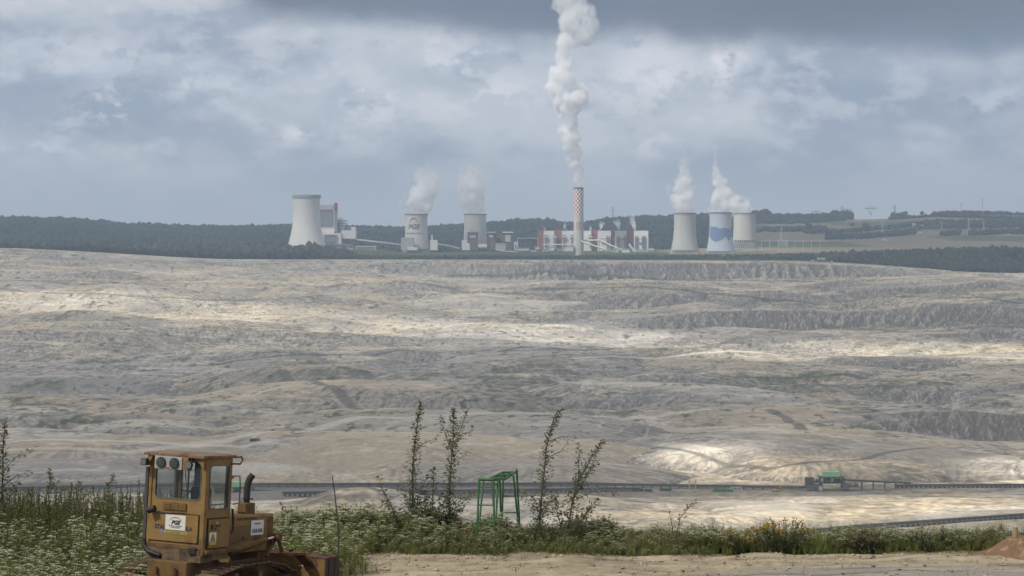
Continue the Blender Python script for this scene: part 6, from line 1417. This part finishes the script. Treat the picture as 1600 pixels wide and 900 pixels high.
sapling('tallest sapling cut off by the left edge with branches reaching right', (2, 850), [([(4, 830), (4, 760), (5, 700), (8, 662)], 150, .13), ([(5, 740), (25, 715), (58, 698)], 36, .05), ([(4, 760), (24, 745), (46, 737)], 36, .06), ([(2, 800), (18, 775), (30, 755)], 110, .14), ([(-6, 830), (-8, 760), (-6, 690)], 130, .14)], 9, 63.0, 'saplings at the left of the bulldozer')
for i, (bx, pts, lab) in enumerate(((74, [(70, 820), (70, 775), (78, 750), (73, 736)], 'sapling with a hooked tip second from the left edge'), (118, [(118, 825), (120, 790), (124, 768), (126, 752)], 'upright narrow sapling in the middle of the left weeds'), (150, [(140, 825), (155, 795), (165, 765), (174, 745)], 'sapling leaning right toward the bulldozer'),
    (45, [(45, 825), (48, 790), (44, 765)], 'short bushy sapling near the left edge'), (95, [(94, 825), (90, 790), (97, 762)], 'thin short sapling between the hooked and the upright one'), (190, [(180, 825), (188, 795), (195, 775)], 'smallest sapling nearest the bulldozer cab'))):
    st = [(pts, 120, .13)]
    if len(pts) > 3: m_ = pts[1]; st += [([m_, (m_[0]+12, m_[1]-14), (m_[0]+20, m_[1]-20)], 60, .07), ([pts[0], (m_[0]-10, m_[1]+4), (m_[0]-14, m_[1]-10)], 90, .12)]
    sapling(lab, (bx, 850), st, 20+i, 62.6+.2*i, 'saplings at the left of the bulldozer', redtip=.15)
# ragwort bush, spiky grass clump, round green bush
def bush(label, px, py, Y, n, h, spread, seed, flower=None, name='bush', cat='bush', leafc=(.095, .125, .045), blade=False):
    p0 = at(px, py, Y); p0.z = float(ledge(np.array([p0.x]), np.array([Y]))[0])-.02; root = empty(name, p0, 0, label, cat); r = random.Random(seed); S_ = Soup(); Fl = Soup(); tb = MB()
    for k in range(n):
        a = r.uniform(0, 6.28); q = math.sqrt(r.random()); hh = h*(1-.35*q*q)*r.uniform(.75, 1.08); top = np.array([math.cos(a)*q*spread, math.sin(a)*q*spread*.6, hh]); b0 = top*np.array([.35, .35, 0]); mid = (b0+top)/2 + np.array([r.uniform(-.03, .03), 0, 0])
        if blade:
            w = np.array([math.sin(a), math.cos(a), 0])*.012; S_.quad(b0-w, b0+w, mid+w, mid-w, np.array(leafc)*r.uniform(.8, 1.3)); S_.quad(mid-w, mid+w, top+w*.1, top-w*.1, np.array(leafc)*r.uniform(.8, 1.3)); continue
        tb.tube([b0, mid, top], [.007, .006, .004], 4)
        for i in range(26):
            t = .12+.85*i/26; c = b0*(1-t)+top*t; d = rvec(r)*.8+np.array([0, 0, .5]); leaf(S_, c, d, r.uniform(.08, .15), r.uniform(.020, .038), np.array(leafc)*r.uniform(.5, 1.3), r, .2)
        if flower is not None:
            for j in range(r.randint(3, 6)):
                c = top + np.array([r.gauss(0, .045), r.gauss(0, .045), r.uniform(-.05, .04)])
                for i in range(5): u = rvec(r)*.017; w = np.cross(u, rvec(r)); w = w/np.linalg.norm(w)*.017; cc = c+rvec(r)*.016; Fl.quad(cc-u, cc-w, cc+u, cc+w, np.array(flower)*r.uniform(.6, 1.15))
    if tb.v: tb.build('stems', MATS['young_bark'], root)
    v, q, c = S_.arrays(); me = mesh_np('foliage', v, quads=q); set_col(me, c); link('foliage', me, PLM, root)
    if Fl.v: v, q, c = Fl.arrays(); me = mesh_np('flower_heads', v, quads=q); set_col(me, c); tag(link('flower_heads', me, PLM, root), kind='stuff')
    return root
bush('large yellow flowering bush on the brink at the right', 1218, 866, 63.3, 46, 1.02, .78, 1, (.50, .33, .03), 'ragwort_bush', 'flowering bush')
bush('low bush with few yellow heads just left of the large yellow one', 1148, 864, 63.5, 16, .68, .45, 2, (.42, .28, .06), 'ragwort_bush', 'flowering bush')
bush('clump of bright green upright blades between the two bushes', 1279, 868, 63.2, 60, .62, .30, 3, None, 'grass_clump', 'grass clump', (.15, .20, .05), True)
bush('rounded grey green bush with faded heads right of the bright blades', 1353, 865, 63.3, 44, .72, .60, 4, (.30, .25, .16), 'bush', 'bush', (.115, .13, .062))
bush('sparse weed patch with pale heads left of the dirt mound', 1460, 866, 63.6, 22, .62, .75, 5, (.34, .33, .24), 'weed_clump', 'weeds', (.11, .125, .068))
bush('tall single weed in front of the bulldozer rear panel', 256, 905, 50.6, 5, 1.28, .10, 6, None, 'weed', 'weeds', (.13, .15, .065))
# dead stick
P0 = at(529, 905, 56.5); P0.z = GZ; root = empty('dead_stick', P0, 0, 'thin bare crooked stick standing right of the blade', 'stick'); mb = MB()
pts = [(528, 940), (527.5, 900), (529, 860), (529, 830), (526, 800), (523, 770), (519, 743)]; Q = [at(a, b, 56.5)-P0 for a, b in pts]; Q[0].z = -.05
mb.tube(Q, [.024, .022, .020, .019, .017, .015, .010], 6); mb.build('stick_shaft', mat('grey_dead_wood', (.055, .042, .035), .9), root); mb = MB(); mb.tube([Q[3], Q[3]+Vector((.06, 0, .07))], [.012, .006], 5); mb.tube([Q[4], Q[4]+Vector((-.05, 0, .06))], [.012, .006], 5); mb.build('twig', MATS['grey_dead_wood'], root)

# ---------------- green steel frame
GP = mat('green_enamel', (0.040, 0.130, 0.048), .45, var=.25, vscale=4, col2=(.09, .12, .06), c2lo=.6, c2hi=.75)
Y1, Y2 = 64.2, 65.6
O = at(778, 850, 64.6); O.z = float(ledge(np.array([O.x]), np.array([64.6]))[0]); root = empty('steel_frame', O, 0, 'green tubular steel trestle frame with ladder legs among the flowers', 'steel frame')
gz = lambda px, Y: (lambda p: Vector((p.x, Y, float(ledge(np.array([p.x]), np.array([Y]))[0])-.05)))(at(px, 850, Y))
def leg2(xb, Yb, tops):
    b = gz(xb, Yb)-O
    for (x, y, Yt) in tops: mb = MB(); mb.tube([at(x, y, Yt)-O, b], .028, 8); mb.build('leg', GP, root, smooth=R(50))
leg2(744.5, Y1, [(748.5, 749, Y1), (755.5, 750.5, Y1+.5)]); leg2(773, Y1, [(771, 748, Y1), (778, 750, Y1+.5)])
leg2(783.5, Y2, [(781, 750, Y2-.5), (786, 750, Y2)]); leg2(813.5, Y2, [(802, 742, Y2-.5), (807.5, 737, Y2)])
def bar(a, b, r=.018, nm='rung'): mb = MB(); mb.tube([at(*a)-O, at(*b)-O], r, 8); mb.build(nm, GP, root, smooth=R(50))
bar((747.5, 761.8, Y1), (771.3, 761.8, Y1)); bar((746, 789, Y1), (772.3, 789.3, Y1)); bar((784.5, 775, Y2), (807, 775, Y2)); bar((784, 801.3, Y2), (811, 800.8, Y2)); bar((745, 816, Y1), (773, 816, Y1))
bar((748, 749, Y1), (771, 749.4, Y1), .036, 'top_beam'); bar((771, 747.6, Y1), (790, 747.8, Y2-.5), .036, 'top_beam'); bar((766, 747, Y1+.2), (786.5, 737.3, Y2), .028, 'top_beam'); bar((788, 749, Y2-.5), (808, 735.2, Y2), .040, 'top_beam'); bar((786, 738, Y2), (803, 737.6, Y2), .034, 'top_beam'); bar((751, 750, Y1+.5), (778, 749.8, Y1+.5), .03, 'top_beam')
for t in (.2, .45, .7): a = (768+18*t, 746.5-8*t, Y1+.5+.8*t); b_ = (789+14*t, 747-9*t, Y2-.3); bar(a, b_, .026, 'cross_bar')
mb = MB(); mb.tube([at(808, 736, Y2)-O, at(806, 731.5, Y2)-O], .015, 6); mb.build('hook', INK, root)
mb = MB(); mb.tube([at(767, 751, Y1)-O, at(769, 770, Y1)-O, at(770, 790, Y1)-O], .006, 4); mb.build('wire', INK, root)

# ---------------- earth mound and stump post at the right
P0 = at(1585, 862, 62.6); P0.z = float(ledge(np.array([P0.x]), np.array([62.6]))[0]); n_ = 70; gxm, gym = np.meshgrid(np.linspace(-1.7, 1.9, n_), np.linspace(-1.2, 1.3, n_))
hm = .66*np.exp(-((gxm-.25)/.75)**2*1.0-(gym/.70)**2*1.1) + .07*fbm(gxm/.22, gym/.22, 5, 141, .65)*np.exp(-(gxm/1.2)**2-(gym/.9)**2); hm = np.minimum(hm, .50+.05*fbm(gxm/.2, gym/.2, 3, 143)) - .06*sst(.8, 1.0, np.maximum(np.abs(gxm)/1.7, np.abs(gym)/1.2))-.02
me = mesh_np('earth_mound', np.stack([gxm, gym, hm], -1).reshape(-1, 3), quads=grid_quads(n_, n_), smooth=True); o = link('earth_mound', me, mat('brown_earth', (.16, .095, .055), .95, var=.5, vscale=4, col2=(.26, .19, .12), c2lo=.5, c2hi=.7, bump=.9, bscale=22), None, P0)
tag(o, 'brown earth mound cut off by the right edge', 'earth mound')
P1 = P0 + Vector((.03, .05, .44)); root = empty('wooden_post', P1, 0, 'short sawn wooden post with a bent wire on the earth mound', 'post'); mb = MB(); mb.tube([(0, 0, -.25), (0, 0, .30)], [.075, .066], 12); mb.build('post_shaft', mat('weathered_wood', (.30, .24, .13), .9, var=.3, vscale=6, stretch=(4, 4, .6)), root, smooth=R(50))
mb = MB(); mb.tube([(.05, 0, .16), (.2, 0, .12), (.4, .02, .06)], .010, 5); mb.build('wire', INK, root)
